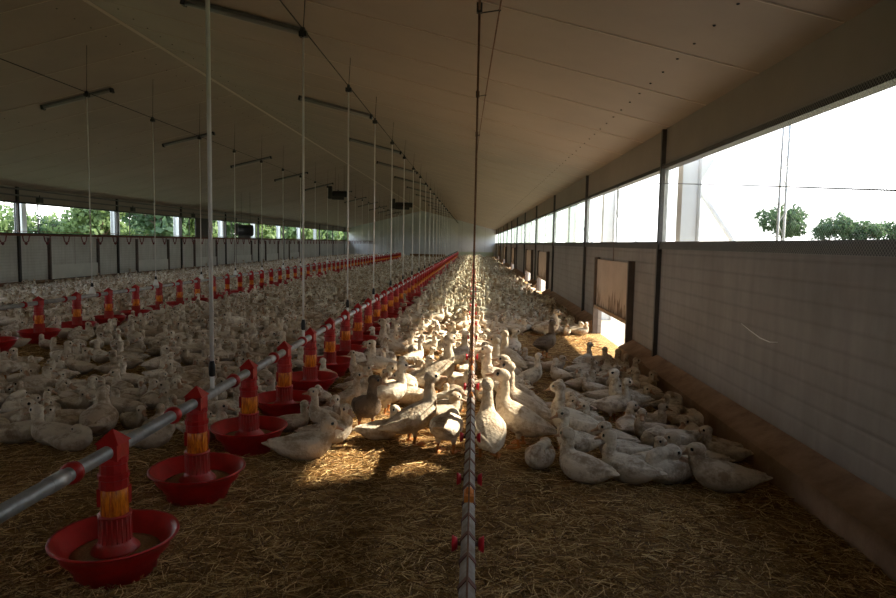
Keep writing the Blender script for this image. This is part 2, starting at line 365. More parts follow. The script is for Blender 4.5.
# windows of the right wall
wn = 1
for i in range(len(POSTS) - 1):
    a, b_ = POSTS[i] + 0.03, POSTS[i + 1] - 0.03
    wm = MB()
    for yy in ((a + b_) / 2,) if i >= 2 else ():
        wm.box((XR + 0.01, yy - 0.012, SILL), (XR + 0.035, yy + 0.012, HEAD - 0.02))
    wm.box((XR + 0.012, a, SILL), (XR + 0.034, a + 0.02, HEAD - 0.02)); wm.box((XR + 0.012, b_ - 0.02, SILL), (XR + 0.034, b_, HEAD - 0.02))
    wo = struct(wm.build('window_%d' % wn, M_galv), 'open window bay in the right wall'); wn += 1
    c = MB()
    if i <= 1:
        c.add([(XR - 0.04, a, SILL - 0.09), (XR - 0.04, b_, SILL - 0.09), (XR - 0.04, b_, HEAD + 0.03), (XR - 0.04, a, HEAD + 0.03)], [(0, 1, 2, 3)])
        c.build('wire_netting', M_net, wo)
    elif i > 3 or i == 3:
        nx = 60; vs = []; fs = []
        a2 = a
        for q in range(nx + 1):
            yy = a2 + (b_ - a2) * q / nx; xx = XR + 0.075 + 0.012 * math.sin(q * 1.35) + 0.008 * math.sin(q * 0.37)
            vs += [(xx, yy, SILL), (xx, yy, HEAD)]
        for q in range(nx): fs.append((2 * q, 2 * q + 2, 2 * q + 3, 2 * q + 1))
        c.add(vs, fs, 0, True); c.build('wind_curtain', M_curt, wo)
# left wall
w = MB(); segs = []; y = Y0
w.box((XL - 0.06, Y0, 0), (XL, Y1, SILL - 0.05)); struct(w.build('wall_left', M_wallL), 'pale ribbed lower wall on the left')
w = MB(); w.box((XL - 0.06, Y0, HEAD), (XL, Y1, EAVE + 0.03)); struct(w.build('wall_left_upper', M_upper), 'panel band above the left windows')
t = MB(); t.box((XL - 0.08, Y0, SILL - 0.07), (XL + 0.05, Y1, SILL)); struct(t.build('trim_%d' % tn, M_dark), 'dark sill rail under the left windows'); tn += 1
t = MB(); t.box((XL - 0.08, Y0, HEAD - 0.02), (XL + 0.03, Y1, HEAD + 0.02)); struct(t.build('trim_%d' % tn, M_dark), 'dark head rail above the left windows'); tn += 1
k = MB(); k.prism([(XL, 0), (XL + 0.19, 0), (XL + 0.18, 0.16), (XL, 0.2)], Y0, Y1); struct(k.build('baseboard_left', M_kerb), 'concrete kerb at the foot of the left wall')
for i, yy in enumerate(POSTS):
    p = MB(); p.box((XL + 0.002, yy - 0.035, 0.12), (XL + 0.065, yy + 0.035, EAVE - 0.01))
    struct(p.build('trim_%d' % tn, M_dark), 'dark square post on the left wall'); tn += 1
for i in range(len(POSTS) - 1):
    a, b_ = POSTS[i] + 0.03, POSTS[i + 1] - 0.03
    wm = MB()
    for yy in (a + 0.01, a + 0.9, b_ - 0.01): wm.box((XL - 0.04, yy - 0.012, SILL), (XL - 0.015, yy + 0.012, HEAD - 0.02))
    if i == 6: wm.box((XL - 0.045, 29.45, SILL), (XL - 0.01, 31.1, HEAD - 0.02))
    wm2 = struct(wm.build('window_%d' % wn, M_dark), 'open window bay in the left wall'); wn += 1
# end walls
for nm, yy, lab in (('wall_far', Y1, 'pale blue-grey gable wall at the far end'), ('wall_near', Y0 - 0.06, 'gable wall behind the viewer')):
    g = MB(); g.prism([(XL, 0), (XR, 0), (XR, EAVE), (XRIDGE, ZRIDGE), (XL, EAVE)], yy, yy + 0.06); go = struct(g.build(nm, M_end), lab)
    g = MB(); x = XL + 1.0
    while x < XR - 0.3: g.box((x - 0.006, yy - 0.006, 0.0), (x + 0.006, yy, ceil_z(x) - 0.05)); x += 1.15
    jj = g.build('panel_joint', M_lamp, go); jj['kind'] = 'stuff'
d = MB(); d.box((-1.9, Y1 - 0.03, 0.0), (1.95, Y1 - 0.006, 0.62)); struct(d.build('trim_%d' % tn, M_green), 'pale green band along the foot of the far wall'); tn += 1  # low band in a greener tone than the wall

# outside ground: gravel apron then rising field on the right, meadow on the left
g = MB()
xs = [XR + 0.05, 5.5]; g.add([(XR + 0.05, -40, -0.03), (5.5, -40, -0.03), (5.5, 160, -0.03), (XR + 0.05, 160, -0.03)], [(0, 1, 2, 3)])
struct(g.build('ground_gravel', M_gravel), 'gravel apron outside the right wall')
g = MB(); g.add([(5.5, -60, -0.03), (10, -60, 0.0), (10, 300, 0.0), (5.5, 300, -0.03), (30, -60, 2.3), (30, 300, 2.3), (300, -60, 3.2), (300, 500, 3.2)],
                [(0, 1, 2, 3), (1, 4, 5, 2), (4, 6, 7, 5)]); struct(g.build('ground_field', M_grass), 'green field rising beyond the right windows')
g = MB(); g.add([(XL - 0.05, -60, -0.03), (XL - 0.05, 300, -0.03), (-200, 300, -0.03), (-200, -60, -0.03)], [(0, 1, 2, 3)]); struct(g.build('ground_meadow', M_grass), 'meadow beyond the left windows')
g = MB(); g.add([(XL, Y1 + 0.2, -0.03), (XR + 0.05, Y1 + 0.2, -0.03), (XR + 0.05, 300, -0.03), (XL, 300, -0.03)], [(0, 1, 2, 3)]); struct(g.build('ground_meadow_end', M_grass), 'meadow behind the far gable')

# ================================================================ OUTSIDE THINGS
def ext_column(y, side, lab, grp):
    root = empty('steel_column', (0, y, 0)); s = 1 if side == 'r' else -1
    x0 = XR + 0.42 if s > 0 else XL - 0.42
    c = MB()
    xa, xb = sorted((x0 + s * 0.06, x0 + s * 0.30))
    c.box((xa, -0.10, -0.03), (xa + 0.015, 0.10, 2.62)); c.box((xb - 0.015, -0.10, -0.03), (xb, 0.10, 2.62)); c.box((xa + 0.02, -0.012, -0.03), (xb - 0.02, 0.012, 2.62))
    c.build('shaft', M_white, root)
    h = MB(); h.prism([(x0 + s * 0.3, 2.3), (x0 + s * 0.48, 2.62), (x0 + s * 0.3, 2.62)], -0.02, 0.02); h.build('haunch', M_white, root)
    if s > 0: st = MB(); st.tube([(x0 + s * 0.3, 0, 2.25), (x0 + s * 1.9, 0, -0.02)], 0.042, 6); st.build('raking_strut', M_white, root)
    tag(root, lab, 'column', grp)
for i in range(8):
    y = 8.62 + 5.07 * i
    ext_column(y, 'r', 'white steel column outside the right windows, %s from the viewer' % ordn(i + 1), 'columns outside the right wall')
for i in range(8):
    y = 18.75 + 5.07 * i
    ext_column(y, 'l', 'white steel column outside the left windows, %s from the viewer' % ordn(i + 1), 'columns outside the left wall')
# slender lattice pole
root = empty('lattice_pole', (2.72, 6.0, -0.03))
for xo in (-0.05, 0.05):
    p = MB(); p.tube([(xo, 0.05 * (1 if xo > 0 else -1), 0), (xo, 0.05 * (1 if xo > 0 else -1), 2.62)], 0.012, 6); p.build('upright', M_galv, root)
p = MB(); z = 0.1; sg = 1
zz = []
while z < 2.55: zz.append((0.05 * sg, 0.05 * sg, z)); z += 0.11; sg = -sg
p.tube(zz, 0.005, 5); p.build('lacing', M_galv, root)
tag(root, 'slender grey lattice pole standing just outside the near right window', 'pole')
# tank-shaped sun blockers, added out of view to shade the near floor
def sun_blocker(x, y, r, h):
    root = empty('added_sun_blocker', (x, y, 0))
    b_ = MB(); b_.lathe([(0.25, 0.7), (r, 2.0), (r, 2.0 + h), (0.3, 2.9 + h), (0.0, 2.95 + h)], (0, 0, 0), 32); b_.build('tank', M_blocker, root)
    for q in range(6):
        a = q * PI / 3; g_ = MB(); g_.tube([(r * math.cos(a), r * math.sin(a), 0), (r * math.cos(a), r * math.sin(a), 2.4)], 0.05, 6); g_.build('leg', M_blocker, root)
    return root
tag(sun_blocker(9.2, 5.75, 1.95, 7.6), 'added steel sun blocker outside the right wall beside the near window', 'sun_blocker')
tag(sun_blocker(9.2, 1.7, 1.95, 7.6), 'added steel sun blocker outside the near right corner, the middle one', 'sun_blocker')
tag(sun_blocker(9.2, -2.35, 1.95, 7.6), 'added steel sun blocker standing nearest the shed entrance', 'sun_blocker')

def tree(x, y, z, h, w, lm, lab, grp, seed, bush=False, ls=1.0):
    r_ = random.Random(seed); root = empty('leafy_tree' if not bush else 'leafy_bush', (x, y, z))
    tk = MB(); tk.tube([(0, 0, -0.2), (0.05, 0.02, h * 0.35), (0.02, -0.04, h * 0.7)], [0.06 * h * 0.4, 0.045 * h * 0.4, 0.02 * h * 0.4], 7)
    for q in range(4):
        a = q * 1.6 + r_.random(); tk.tube([(0.03, 0, h * 0.35), (math.cos(a) * w * 0.3, math.sin(a) * w * 0.3, h * 0.6)], [0.03 * h * 0.4, 0.01 * h * 0.4], 5)
    tk.build('trunk', M_bark, root)
    lf = MB(); cl = []
    for q in range(16):
        a = r_.uniform(0, 2 * PI); rr = w * 0.5 * math.sqrt(r_.random()) * 0.8
        cl.append(Vector((rr * math.cos(a), rr * math.sin(a), h * r_.uniform(0.22 if bush else 0.35, 0.86) - rr * 0.25)))
    for c in cl:
        cr = w * r_.uniform(0.14, 0.24)
        for q in range(150):
            d_ = Vector((r_.gauss(0, 1), r_.gauss(0, 1), r_.gauss(0, 1))).normalized()
            p = c + d_ * cr * r_.uniform(0.6, 1.1); s = h * r_.uniform(0.018, 0.034) * ls
            t1 = Vector((r_.gauss(0, 1), r_.gauss(0, 1), r_.gauss(0, 1))).normalized(); t2 = t1.cross(d_ + Vector((0.1, 0.2, 0))).normalized()
            lf.add([p - t1 * s, p - t2 * s * 0.6, p + t1 * s, p + t2 * s * 0.6], [(0, 1, 2, 3)])
    me = bpy.data.meshes.new('crown'); me.from_pydata(lf.v, [], lf.f); me.materials.append(lm)
    o = bpy.data.objects.new('crown', me); COL.objects.link(o); o.parent = root
    tag(root, lab, 'tree' if not bush else 'bush', grp)
# left side trees (x from the wall outwards)
k_ = 0
LT = [(-31.5, 43, 3.5, 4.6, 0), (-29.2, 44, 3.0, 3.6, 1), (-26.9, 43.5, 3.7, 4.4, 0), (-29, 49, 3.2, 4.6, 0), (-24.4, 42.5, 4.2, 3.0, 0), (-22, 45.5, 5.8, 4.8, 1), (-23, 50.5, 5.6, 5.0, 0),
      (-22, 56, 5.8, 5.5, 1), (-23, 62, 6, 5.5, 0), (-22, 68, 6, 5.5, 0), (-24, 75, 6.2, 6, 1), (-22, 82, 6.4, 6, 0), (-30, 60, 6.5, 6.5, 1), (-31, 72, 6.8, 6.5, 0), (-23, 90, 6.8, 7, 1), (-24, 99, 7.2, 7.5, 0), (-23, 109, 7.6, 8, 1), (-24, 121, 8, 9, 0)]
for i, (x, y, h, w_, dk) in enumerate(sorted(LT, key=lambda q: q[1])):
    tree(x, y, 0, h, w_, M_leaf2 if dk else M_leaf1, '%s green leafy tree beyond the left windows, %s from the left' % ('dark' if dk else 'light', ordn(i + 1)), 'trees beyond the left windows', 50 + i, ls=1.7 if y < 85 else 2.0)
RT = [(28.2, 62, 3.4, 4.2), (33.0, 62, 2.5, 3.6), (35.6, 62, 2.1, 3.2), (38.8, 63, 2.3, 3.8), (42.0, 62, 2.5, 3.6)]
for i, (x, y, h, w_) in enumerate(RT):
    tree(x, y, 2.1, h, w_, M_leaf2, '%s tree on the horizon beyond the near right window, %s from the left' % ('tall green' if i == 0 else 'low round green', ordn(i + 1)), 'trees on the field horizon', 90 + i, ls=2.2)

# ================================================================ POP HOLE DOORS
def hatch(a, b_, side, lab, grp, ztop=1.27, zbot=0.5, gtop=None):
    s = 1 if side == 'r' else -1; xw = XR if s > 0 else XL
    root = empty('pop_hole_hatch', (xw, (a + b_) / 2, 0)); hw = (b_ - a) / 2
    p = MB(); xa, xb = sorted((-s * 0.022, -s * 0.045)); p.box((xa, -hw + 0.02, zbot), (xb, hw - 0.02, ztop)); pn = p.build('panel', M_hatch if s > 0 else M_hatchL, root)
    bt = MB(); xa, xb = sorted((-s * 0.02, -s * 0.075)); bt.box((xa, -hw + 0.02, zbot - 0.05), (xb, hw - 0.02, zbot - 0.001)); bt.build('bottom_rail', M_wood if s > 0 else M_dark, pn)
    for e_ in (-1, 1):
        gm = MB(); xa, xb = sorted((-s * 0.001, -s * 0.085)); y0_, y1_ = sorted((e_ * hw - e_ * 0.015, e_ * (hw + 0.045)))
        gm.box((xa, y0_, 0.0), (xb, y1_, gtop or ztop + 0.03)); gm.build('guide_rail', M_guide, root)
    cd = MB(); cd.tube([(-s * 0.03, 0, ztop - 0.03), (-s * 0.03, 0, SILL - 0.02)], 0.004, 5); cd.build('lift_cord', M_twine, root)
    tag(root, lab, 'hatch', grp)
M_guide = mat('brown_guide_steel', (0.13, 0.10, 0.085), 0.6, var=0.3, vscale=6)
def streaky():
    m = mat('soiled_board', (0.56, 0.45, 0.37), 0.7, color2=(0.48, 0.38, 0.30), vscale=3)
    n, l, b = N(m)
    geo = n.new('ShaderNodeNewGeometry'); vm = n.new('ShaderNodeVectorMath'); vm.operation = 'MULTIPLY'; vm.inputs[1].default_value = (1, 5, 1.0)
    l.new(geo.outputs['Position'], vm.inputs[0]); nz = n.new('ShaderNodeTexNoise'); nz.inputs['Scale'].default_value = 3.2; nz.inputs['Detail'].default_value = 6; l.new(vm.outputs[0], nz.inputs['Vector'])
    sep = n.new('ShaderNodeSeparateXYZ'); l.new(geo.outputs['Position'], sep.inputs[0])
    mr = n.new('ShaderNodeMapRange'); mr.inputs['From Min'].default_value = 0.5; mr.inputs['From Max'].default_value = 1.0; mr.inputs['To Min'].default_value = 0.15; mr.inputs['To Max'].default_value = -0.14
    l.new(sep.outputs['Z'], mr.inputs['Value'])
    ad = n.new('ShaderNodeMath'); ad.operation = 'ADD'; l.new(nz.outputs['Fac'], ad.inputs[0]); l.new(mr.outputs[0], ad.inputs[1])
    m2 = n.new('ShaderNodeMapRange'); m2.inputs['From Min'].default_value = 0.56; m2.inputs['From Max'].default_value = 0.66; l.new(ad.outputs[0], m2.inputs['Value'])
    mx = n.new('ShaderNodeMix'); mx.data_type = 'RGBA'; mx.inputs[7].default_value = (0.13, 0.075, 0.04, 1)
    l.new(b.inputs['Base Color'].links[0].from_socket, mx.inputs[6]); l.new(m2.outputs[0], mx.inputs[0]); l.new(mx.outputs[2], b.inputs['Base Color'])
    return m
M_hatch = streaky()
M_hatchL = mat('pale_hatch_board', (0.66, 0.66, 0.63), 0.6, var=0.12, vscale=2)
for i, (a, b_) in enumerate(HOLES_R):
    hatch(a, b_, 'r', 'brown soiled raised hatch over a floor opening in right wall, %s from viewer' % ordn(i + 1), 'pop hole hatches in the right wall')
for i, (a, b_) in enumerate(HOLES_L):
    hatch(a, b_, 'l', 'pale closed hatch low on the left wall, %s from the viewer' % ordn(i + 1), 'pop hole hatches in the left wall', ztop=0.62, zbot=0.2, gtop=1.42)

# ================================================================ FEEDER LINES
FX, FX2, FS = -1.58, -6.05, 0.88
FY = [2.79 + FS * i for i in range(71)]
FY = [y for y in FY if y < 64.5]
FY2 = [8.02 + FS * i for i in range(53)]
PIPEZ = 0.56
def feeder_parts(root):
    p = MB(); p.lathe([(0.150, 0.0), (0.168, 0.0), (0.172, 0.05), (0.186, 0.056), (0.19, 0.075), (0.225, 0.105), (0.232, 0.125), (0.258, 0.162), (0.269, 0.168), (0.267, 0.176), (0.252, 0.172),
                       (0.215, 0.10), (0.15, 0.075), (0.0, 0.07)], seg=40); p.build('pan', M_red, root)
    f_ = MB(); f_.lathe([(0.075, 0.078), (0.16, 0.085), (0.185, 0.094), (0.15, 0.100), (0.075, 0.108)], seg=32); f_.build('feed_ring', M_feed, root)
    c = MB(); seg = 40; prof = [(0.105, 0.10), (0.098, 0.115), (0.078, 0.135), (0.068, 0.15), (0.066, 0.26), (0.070, 0.262), (0.070, 0.272), (0.05, 0.272)]
    c.lathe(prof, seg=seg)
    for q in range(20):
        a = 2 * PI * q / 20; c.tube([(0.067 * math.cos(a), 0.067 * math.sin(a), 0.15), (0.067 * math.cos(a), 0.067 * math.sin(a), 0.258)], 0.0035, 4)
    c.build('lower_cone', M_cone, root)
    o_ = MB(); o_.lathe([(0.05, 0.265), (0.057, 0.27), (0.055, 0.43), (0.05, 0.432)], seg=24)
    for q in range(8):
        a = 2 * PI * q / 8 + 0.2; o_.tube([(0.056 * math.cos(a), 0.056 * math.sin(a), 0.27), (0.055 * math.cos(a), 0.055 * math.sin(a), 0.42)], 0.004, 4)
    o_.build('feed_tube', M_orange, root)
    h = MB()
    h.lathe([(0.052, 0.385), (0.062, 0.39), (0.060, 0.43), (0.066, 0.435), (0.066, 0.455), (0.058, 0.46), (0.056, 0.50), (0.062, 0.505), (0.060, 0.525), (0.045, 0.53)], seg=12, smooth=False)
    # saddle over the pipe, peaked top
    h.box((-0.045, -0.05, 0.52), (0.045, 0.05, 0.60))
    h.add([(-0.055, -0.055, 0.595), (0.055, -0.055, 0.595), (0.055, 0.055, 0.595), (-0.055, 0.055, 0.595), (0, 0, 0.655),
           ], [(0, 3, 2, 1), (0, 1, 4), (1, 2, 4), (2, 3, 4), (3, 0, 4)])
    for a in (0.5, 0.5 + PI):
        h.box((0.057 * math.cos(a) - 0.008, 0.057 * math.sin(a) - 0.012, 0.31), (0.057 * math.cos(a) + 0.008, 0.057 * math.sin(a) + 0.012, 0.39))
    h.build('hanger', M_red, root)
proto = empty('pan_feeder', (FX, FY[0], 0)); feeder_parts(proto)
far_m = None
def far_feeder_mesh():
    p = MB(); p.lathe([(0.168, 0.0), (0.172, 0.05), (0.23, 0.11), (0.280, 0.168), (0.26, 0.172), (0.15, 0.09), (0.07, 0.12), (0.066, 0.27)], seg=14, mi=0)
    p.lathe([(0.066, 0.27), (0.057, 0.275), (0.055, 0.385)], seg=14, mi=1)
    p.lathe([(0.055, 0.385), (0.062, 0.39), (0.062, 0.53), (0.055, 0.60), (0.0, 0.655)], seg=14, mi=0)
    o = p.build('pan_feeder', [M_red, M_orange]); return o
ffar = None
def place_feeder(x, y, first, lab, grp):
    global ffar
    if first: o = proto
    elif math.hypot(x, y) < 17:
        o = copy_tree(proto)
    else:
        if ffar is None: o = ffar = far_feeder_mesh()
        else: o = ffar.copy(); COL.objects.link(o)
    o.location = (x, y, 0); o.rotation_euler.z = rnd.uniform(-0.05, 0.05)
    tag(o, lab, 'feeder', grp)
for i, y in enumerate(FY):
    place_feeder(FX, y, i == 0, 'red pan feeder with orange tube, %s from the front on the near feed line' % ordn(i + 1), 'red pan feeders on the near feed line')
for i, y in enumerate(FY2):
    place_feeder(FX2, y, False, 'red pan feeder with orange tube, %s from the front on the far left line' % ordn(i + 1), 'red pan feeders on the far left feed line')
def feed_pipe(x, y0, y1, ys, lab):
    root = empty('feed_pipe', (x, y0, PIPEZ)); p = MB(); p.tube([(0, 0, 0), (0, (y1 - y0) * 0.5, 0), (0, y1 - y0, 0)], 0.030, 14); p.build('tube', M_galv, root)
    for y in ys[:90]:
        c = MB(); yy = y - y0 - 0.30; c.lathe([(0.031, -0.02), (0.043, -0.018), (0.041, -0.006), (0.046, 0.0), (0.041, 0.006), (0.043, 0.018), (0.031, 0.02)], (0, yy, 0), 16, axis='y')
        c.build('clip_ring', M_red, root)
    for y in ys[:30:3]:
        c = MB(); c.lathe([(0.031, -0.05), (0.033, -0.05), (0.033, 0.05), (0.031, 0.05)], (0, y - y0 - 0.40, 0), 14, axis='y'); c.build('joint_sleeve', M_galv, root)
    tag(root, lab, 'pipe')
feed_pipe(FX, -2.5, 65.0, FY, 'long grey feed pipe threaded through the near line of red feeders')
feed_pipe(FX2, 6.5, 54.6, FY2, 'long grey feed pipe threaded through the far left feeders')

# suspension cords with pulleys
def cord_thing(x, y, ztop, lab, grp, bell):
    root = empty('suspension_cord', (x, y, 0))
    r_ = MB(); r_.tube([(0, 0, PIPEZ + 0.16), (0.0, 0, ztop)], 0.0135 if y < 5 else 0.0098, 8); r_.build('cord', M_rod, root)
    c = MB(); c.lathe([(0.012, PIPEZ + 0.10), (0.02, PIPEZ + 0.11), (0.022, PIPEZ + 0.16), (0.013, PIPEZ + 0.20)], seg=8); c.build('clip', M_black, root)
    w_ = MB()
    if bell: w_.lathe([(0.05, PIPEZ + 0.025), (0.055, PIPEZ + 0.035), (0.04, PIPEZ + 0.09), (0.012, PIPEZ + 0.16)], seg=12); w_.build('bell', M_rod, root)
    else: w_.tube([(0, 0, PIPEZ + 0.02), (0, 0, PIPEZ + 0.11)], 0.014, 8); w_.build('hook_sleeve', M_rod, root)
    p = MB(); p.box((-0.035, -0.03, ztop - 0.01), (0.035, 0.03, ztop + 0.035)); p.lathe([(0.045, -0.013), (0.05, 0), (0.045, 0.013)], (0, 0, ztop + 0.03), 14, axis='x'); p.build('pulley', M_black, root)
    h = MB(); h.tube([(0, 0, ztop + 0.05), (0.02, 0, ceil_z(x) - 0.005)], 0.004, 6); h.build('hanger_rod', M_dark, root)
    tag(root, lab, 'suspension cord', grp)
i = 0; y = 3.90
while y < 64:
    cord_thing(FX, y, 3.33, 'white vertical cord holding the near feed line, %s from the front' % ordn(i + 1), 'cords holding the near feed line', False); y += 2.15; i += 1
i = 0; y = 10.2
while y < 54:
    cord_thing(FX2, y, 3.66, 'white vertical cord holding the far left feed line, %s from the front' % ordn(i + 1), 'cords holding the far left feed line', True); y += 2.1; i += 1
for x, z, a, b_, lab in ((FX, 3.39, -2.9, 65.9, 'thin dark winch cable running along the ceiling above the near feed line'), (FX2, 3.72, 0.0, 60, 'thin dark winch cable running along the ceiling above the far left line')):
    c = MB(); c.tube([(x, a, z), (x, (a + b_) / 2, z - 0.01), (x, b_, z)], 0.006, 6); tag(c.build('winch_cable', M_dark), lab, 'cable')

# ================================================================ DRINKER LINE (straight ahead)
dr = empty('drinker_line', (0, -2.0, 0)); DZ = 0.43
p = MB(); s = 0.030
p.prism([(0, DZ + s), (s * 0.85, DZ), (s * 0.6, DZ - s), (-s * 0.6, DZ - s), (-s * 0.85, DZ)], 0, 66.5); p.build('rail', M_alu, dr)
y = 1.0; cl = 0
while cl < 95:
    c = MB(); e_ = 0.004
    k5 = [(0, DZ + s + e_), (s * 0.85 + e_, DZ), (s * 0.6 + e_, DZ - s - e_), (-s * 0.6 - e_, DZ - s - e_), (-s * 0.85 - e_, DZ)]
    c.prism(k5, y - 0.013, y + 0.013); c.build('clip', M_rust, dr); cl += 1; y += 0.165 if cl < 60 else 0.6
# cups and nipples
yc = 0.33 + 2.0; n_ = 0
while n_ < 95:
    for sx in (-1, 1) if n_ < 48 else (-1,):
        c = MB(); c.lathe([(0.0, -0.012), (0.020, -0.010), (0.030, 0.008), (0.028, 0.010), (0.016, -0.002), (0.0, -0.003)], (0, 0, 0), 16, axis='x')
        o = c.build('cup', M_cup, dr); o.location = (sx * 0.048, yc, DZ - 0.012); o.rotation_euler = (0, 0, 0 if sx > 0 else PI)
        n_ += 1
    nb = MB(); nb.tube([(-0.045, yc, DZ - 0.012), (0.045, yc, DZ - 0.012)], 0.007, 6); nb.build('nipple', M_rust, dr) if n_ < 60 else None
    yc += 0.655 if yc < 5.2 else 1.31
for yy in (2.63, 5.75, 9.2, 12.6, 16.0):
    c = MB(); c.tube([(0, yy + 2, DZ + s), (0, yy + 2.0, DZ + s + 0.04)], [0.02, 0.012], 8); c.box((-0.02, yy + 1.96, DZ + s - 0.008), (0.02, yy + 2.04, DZ + s + 0.018)); c.build('fitting', M_yel, dr)
w_ = MB(); pts = []
y = 2.6
w_.tube([(0.0, 1, DZ + 0.075), (0.0, 30, DZ + 0.07), (0, 66, DZ + 0.075)], 0.0035, 5); w_.build('perch_wire', M_twine, dr)
for q in range(24):
    yy = 4.3 + 2 + 0.31 * q; c = MB(); c.lathe([(0.0, -0.02), (0.012, -0.014), (0.017, 0.0), (0.009, 0.008), (0.014, 0.016), (0.0, 0.024)], (0, yy, DZ + 0.066), 8); c.build('insulator', M_yel if q % 3 == 0 else M_rust, dr)
tag(dr, 'long ribbed grey drinker rail with red cups running straight ahead at duck height', 'drinker line')
i = 0; y = 5.25
while y < 64:
    root = empty('suspension_cord', (0, y, 0))
    c = MB(); c.tube([(0, 0, DZ + 0.02), (0, 0, ceil_z(0) - 0.06)], 0.009, 6); c.build('cord', M_twine, root)
    c = MB(); c.box((-0.022, -0.02, ceil_z(0) - 0.075), (0.022, 0.02, ceil_z(0) - 0.001)); c.build('pulley', M_dark, root)
    tag(root, 'brown vertical cord above the central drinker rail, %s from the front' % ordn(i + 1), 'suspension cord', 'cords holding the central drinker rail'); i += 1; y += 2.95
c = MB(); c.tube([(0, -2.9, ceil_z(0) - 0.05), (0, 30, ceil_z(0) - 0.055), (0, 65.9, ceil_z(0) - 0.05)], 0.0095, 6); tag(c.build('winch_cable', M_twine), 'brown winch cable along the ceiling straight above the central drinker rail', 'cable')
c = MB(); c.tube([(0.20, 2.5, ceil_z(0.2) - 0.03), (0.154, 5.2, 3.28), (0.095, 8.1, 3.28), (0.04, 11.2, 3.29), (0.012, 13.6, 3.29)], 0.006, 6)
tag(c.build('slack_cord', M_twine), 'thin brown cord slanting beside the central winch cable', 'cord')
for i, (yy, xx) in enumerate(((5.25, 0.154), (8.15, 0.095), (11.1, 0.042))):
    c = MB(); c.tube([(0, yy + 0.02, ceil_z(0) - 0.07), (xx, yy - 0.03, 3.28)], 0.005, 6); c.lathe([(0, -0.014), (0.014, 0), (0, 0.014)], (xx, yy - 0.03, 3.28), 8)
    tag(c.build('cord_link', M_dark), 'short dark link between the cable and slanting cord, %s from the front' % ordn(i + 1), 'link', 'links on the slanting cord')

M_loop = mat('dark_red_hose', (0.17, 0.03, 0.03), 0.6, var=0.3, vscale=10)
# raised drinker line with hanging loops near the left wall
rl = empty('raised_drinker_line', (-9.0, 4, 0)); RZ = 1.50
p = MB(); p.tube([(0, 0, RZ), (0, 26, RZ), (0, 55, RZ)], 0.022, 8); p.build('rail', M_reddk if 'M_reddk' in globals() else M_rust, rl)
p = MB(); p.tube([(0, 0, RZ + 0.07), (0, 55, RZ + 0.07)], 0.006, 5); p.build('perch_wire', M_twine, rl)
y = 0.35; q = 0
while y < 54 and q < 82:
    p = MB(); ps = [(0, y - 0.11, RZ - 0.005)] + [(0, y - 0.085 * math.cos(a * PI / 8), RZ - 0.08 - 0.075 * math.sin(a * PI / 8)) for a in range(9)] + [(0, y + 0.11, RZ - 0.005)]
    p.tube(ps, 0.012, 6); p.lathe([(0.0, RZ - 0.21), (0.028, RZ - 0.185), (0.03, RZ - 0.165), (0, RZ - 0.15)], (0, y, 0), 8); p.build('loop', M_loop, rl); y += 0.66; q += 1
tag(rl, 'raised red drinker line with hanging loops in front of the left windows', 'drinker line')

# ================================================================ CEILING FITTINGS
def lamp(x, y, grp, lab):
    root = empty('fluorescent_lamp', (x, y, ceil_z(x) - 0.045)); sgn = -1 if x > XRIDGE else 1
    root.rotation_euler = (0, math.atan(SLOPE) * (1 if x > XRIDGE else -1), 0)
    h = MB(); h.box((-0.68, -0.045, 0.0), (0.68, 0.045, 0.035)); h.build('housing', M_lamp, root)
    t_ = MB(); t_.tube([(-0.66, 0, -0.012), (0.66, 0, -0.012)], 0.028, 10); t_.build('diffuser', M_tube, root)
    for e_ in (-1, 1):
        c = MB(); c.box((e_ * 0.68 - 0.02, -0.048, -0.045), (e_ * 0.68 + 0.02, 0.048, 0.037)); c.build('end_cap', M_black, root)
    tag(root, lab, 'lamp', grp)
for i in range(12):
    lamp(-2.6, 7.4 + 4.85 * i, 'unlit lamps on the right ceiling slope', 'unlit grey fluorescent lamp on the right ceiling slope, %s from the front' % ordn(i + 1))
for i in range(11):
    lamp(-7.45, 12.25 + 4.8 * i, 'unlit lamps on the left ceiling slope', 'unlit grey fluorescent lamp on the left ceiling slope, %s from the front' % ordn(i + 1))
for x, z in ((-12.35, 2.74), (-12.45, 2.58)):
    p = MB(); p.tube([(x, -2.8, z), (x, 30, z - 0.01), (x, 65.8, z)], 0.022, 8)
    tag(p.build('eave_pipe', M_lamp), ('upper' if z > 2.7 else 'lower') + ' dark pipe running below the left eave above the windows', 'pipe')
for i, y in enumerate((17.9, 23.0, 28.1, 33.2)):
    p = MB(); p.tube([(0, 0, 0.10), (0, 0, 0.02)], 0.012, 6); p.box((-0.05, -0.09, -0.12), (0.05, 0.09, 0.03)); o = p.build('eave_bracket', M_dark); o.location = (-12.3, y + 0.4, 2.52)
    tag(o, 'small dark bracket hanging under the left eave pipes, %s from the left' % ordn(i + 1), 'bracket', 'brackets on the left eave pipes')
def heater(x, y, z, lab, r_=0.28, L=0.7, rz=0.0):
    root = empty('gas_heater', (x, y, z), rz)
    b_ = MB(); b_.lathe([(r_ * 0.8, -L / 2), (r_, -L / 2 + 0.04), (r_, L / 2 - 0.04), (r_ * 0.85, L / 2), (0.0, L / 2 - 0.05)], (0, 0, 0), 20, axis='x'); b_.build('drum', M_black, root)
    c = MB(); c.box((-L * 0.5, -0.12, -r_ - 0.10), (L * 0.3, 0.12, -r_ + 0.05)); c.box((-L * 0.75, -0.14, -0.2), (-L * 0.5, 0.14, 0.3)); c.build('burner_box', M_dark, root)
    zt = ceil_z(x) - z
    for e_ in (-1, 1):
        h = MB(); h.tube([(e_ * L * 0.3, 0, r_), (e_ * L * 0.3, 0, zt)], 0.006, 5); h.build('chain', M_dark, root)
    tag(root, lab, 'heater')
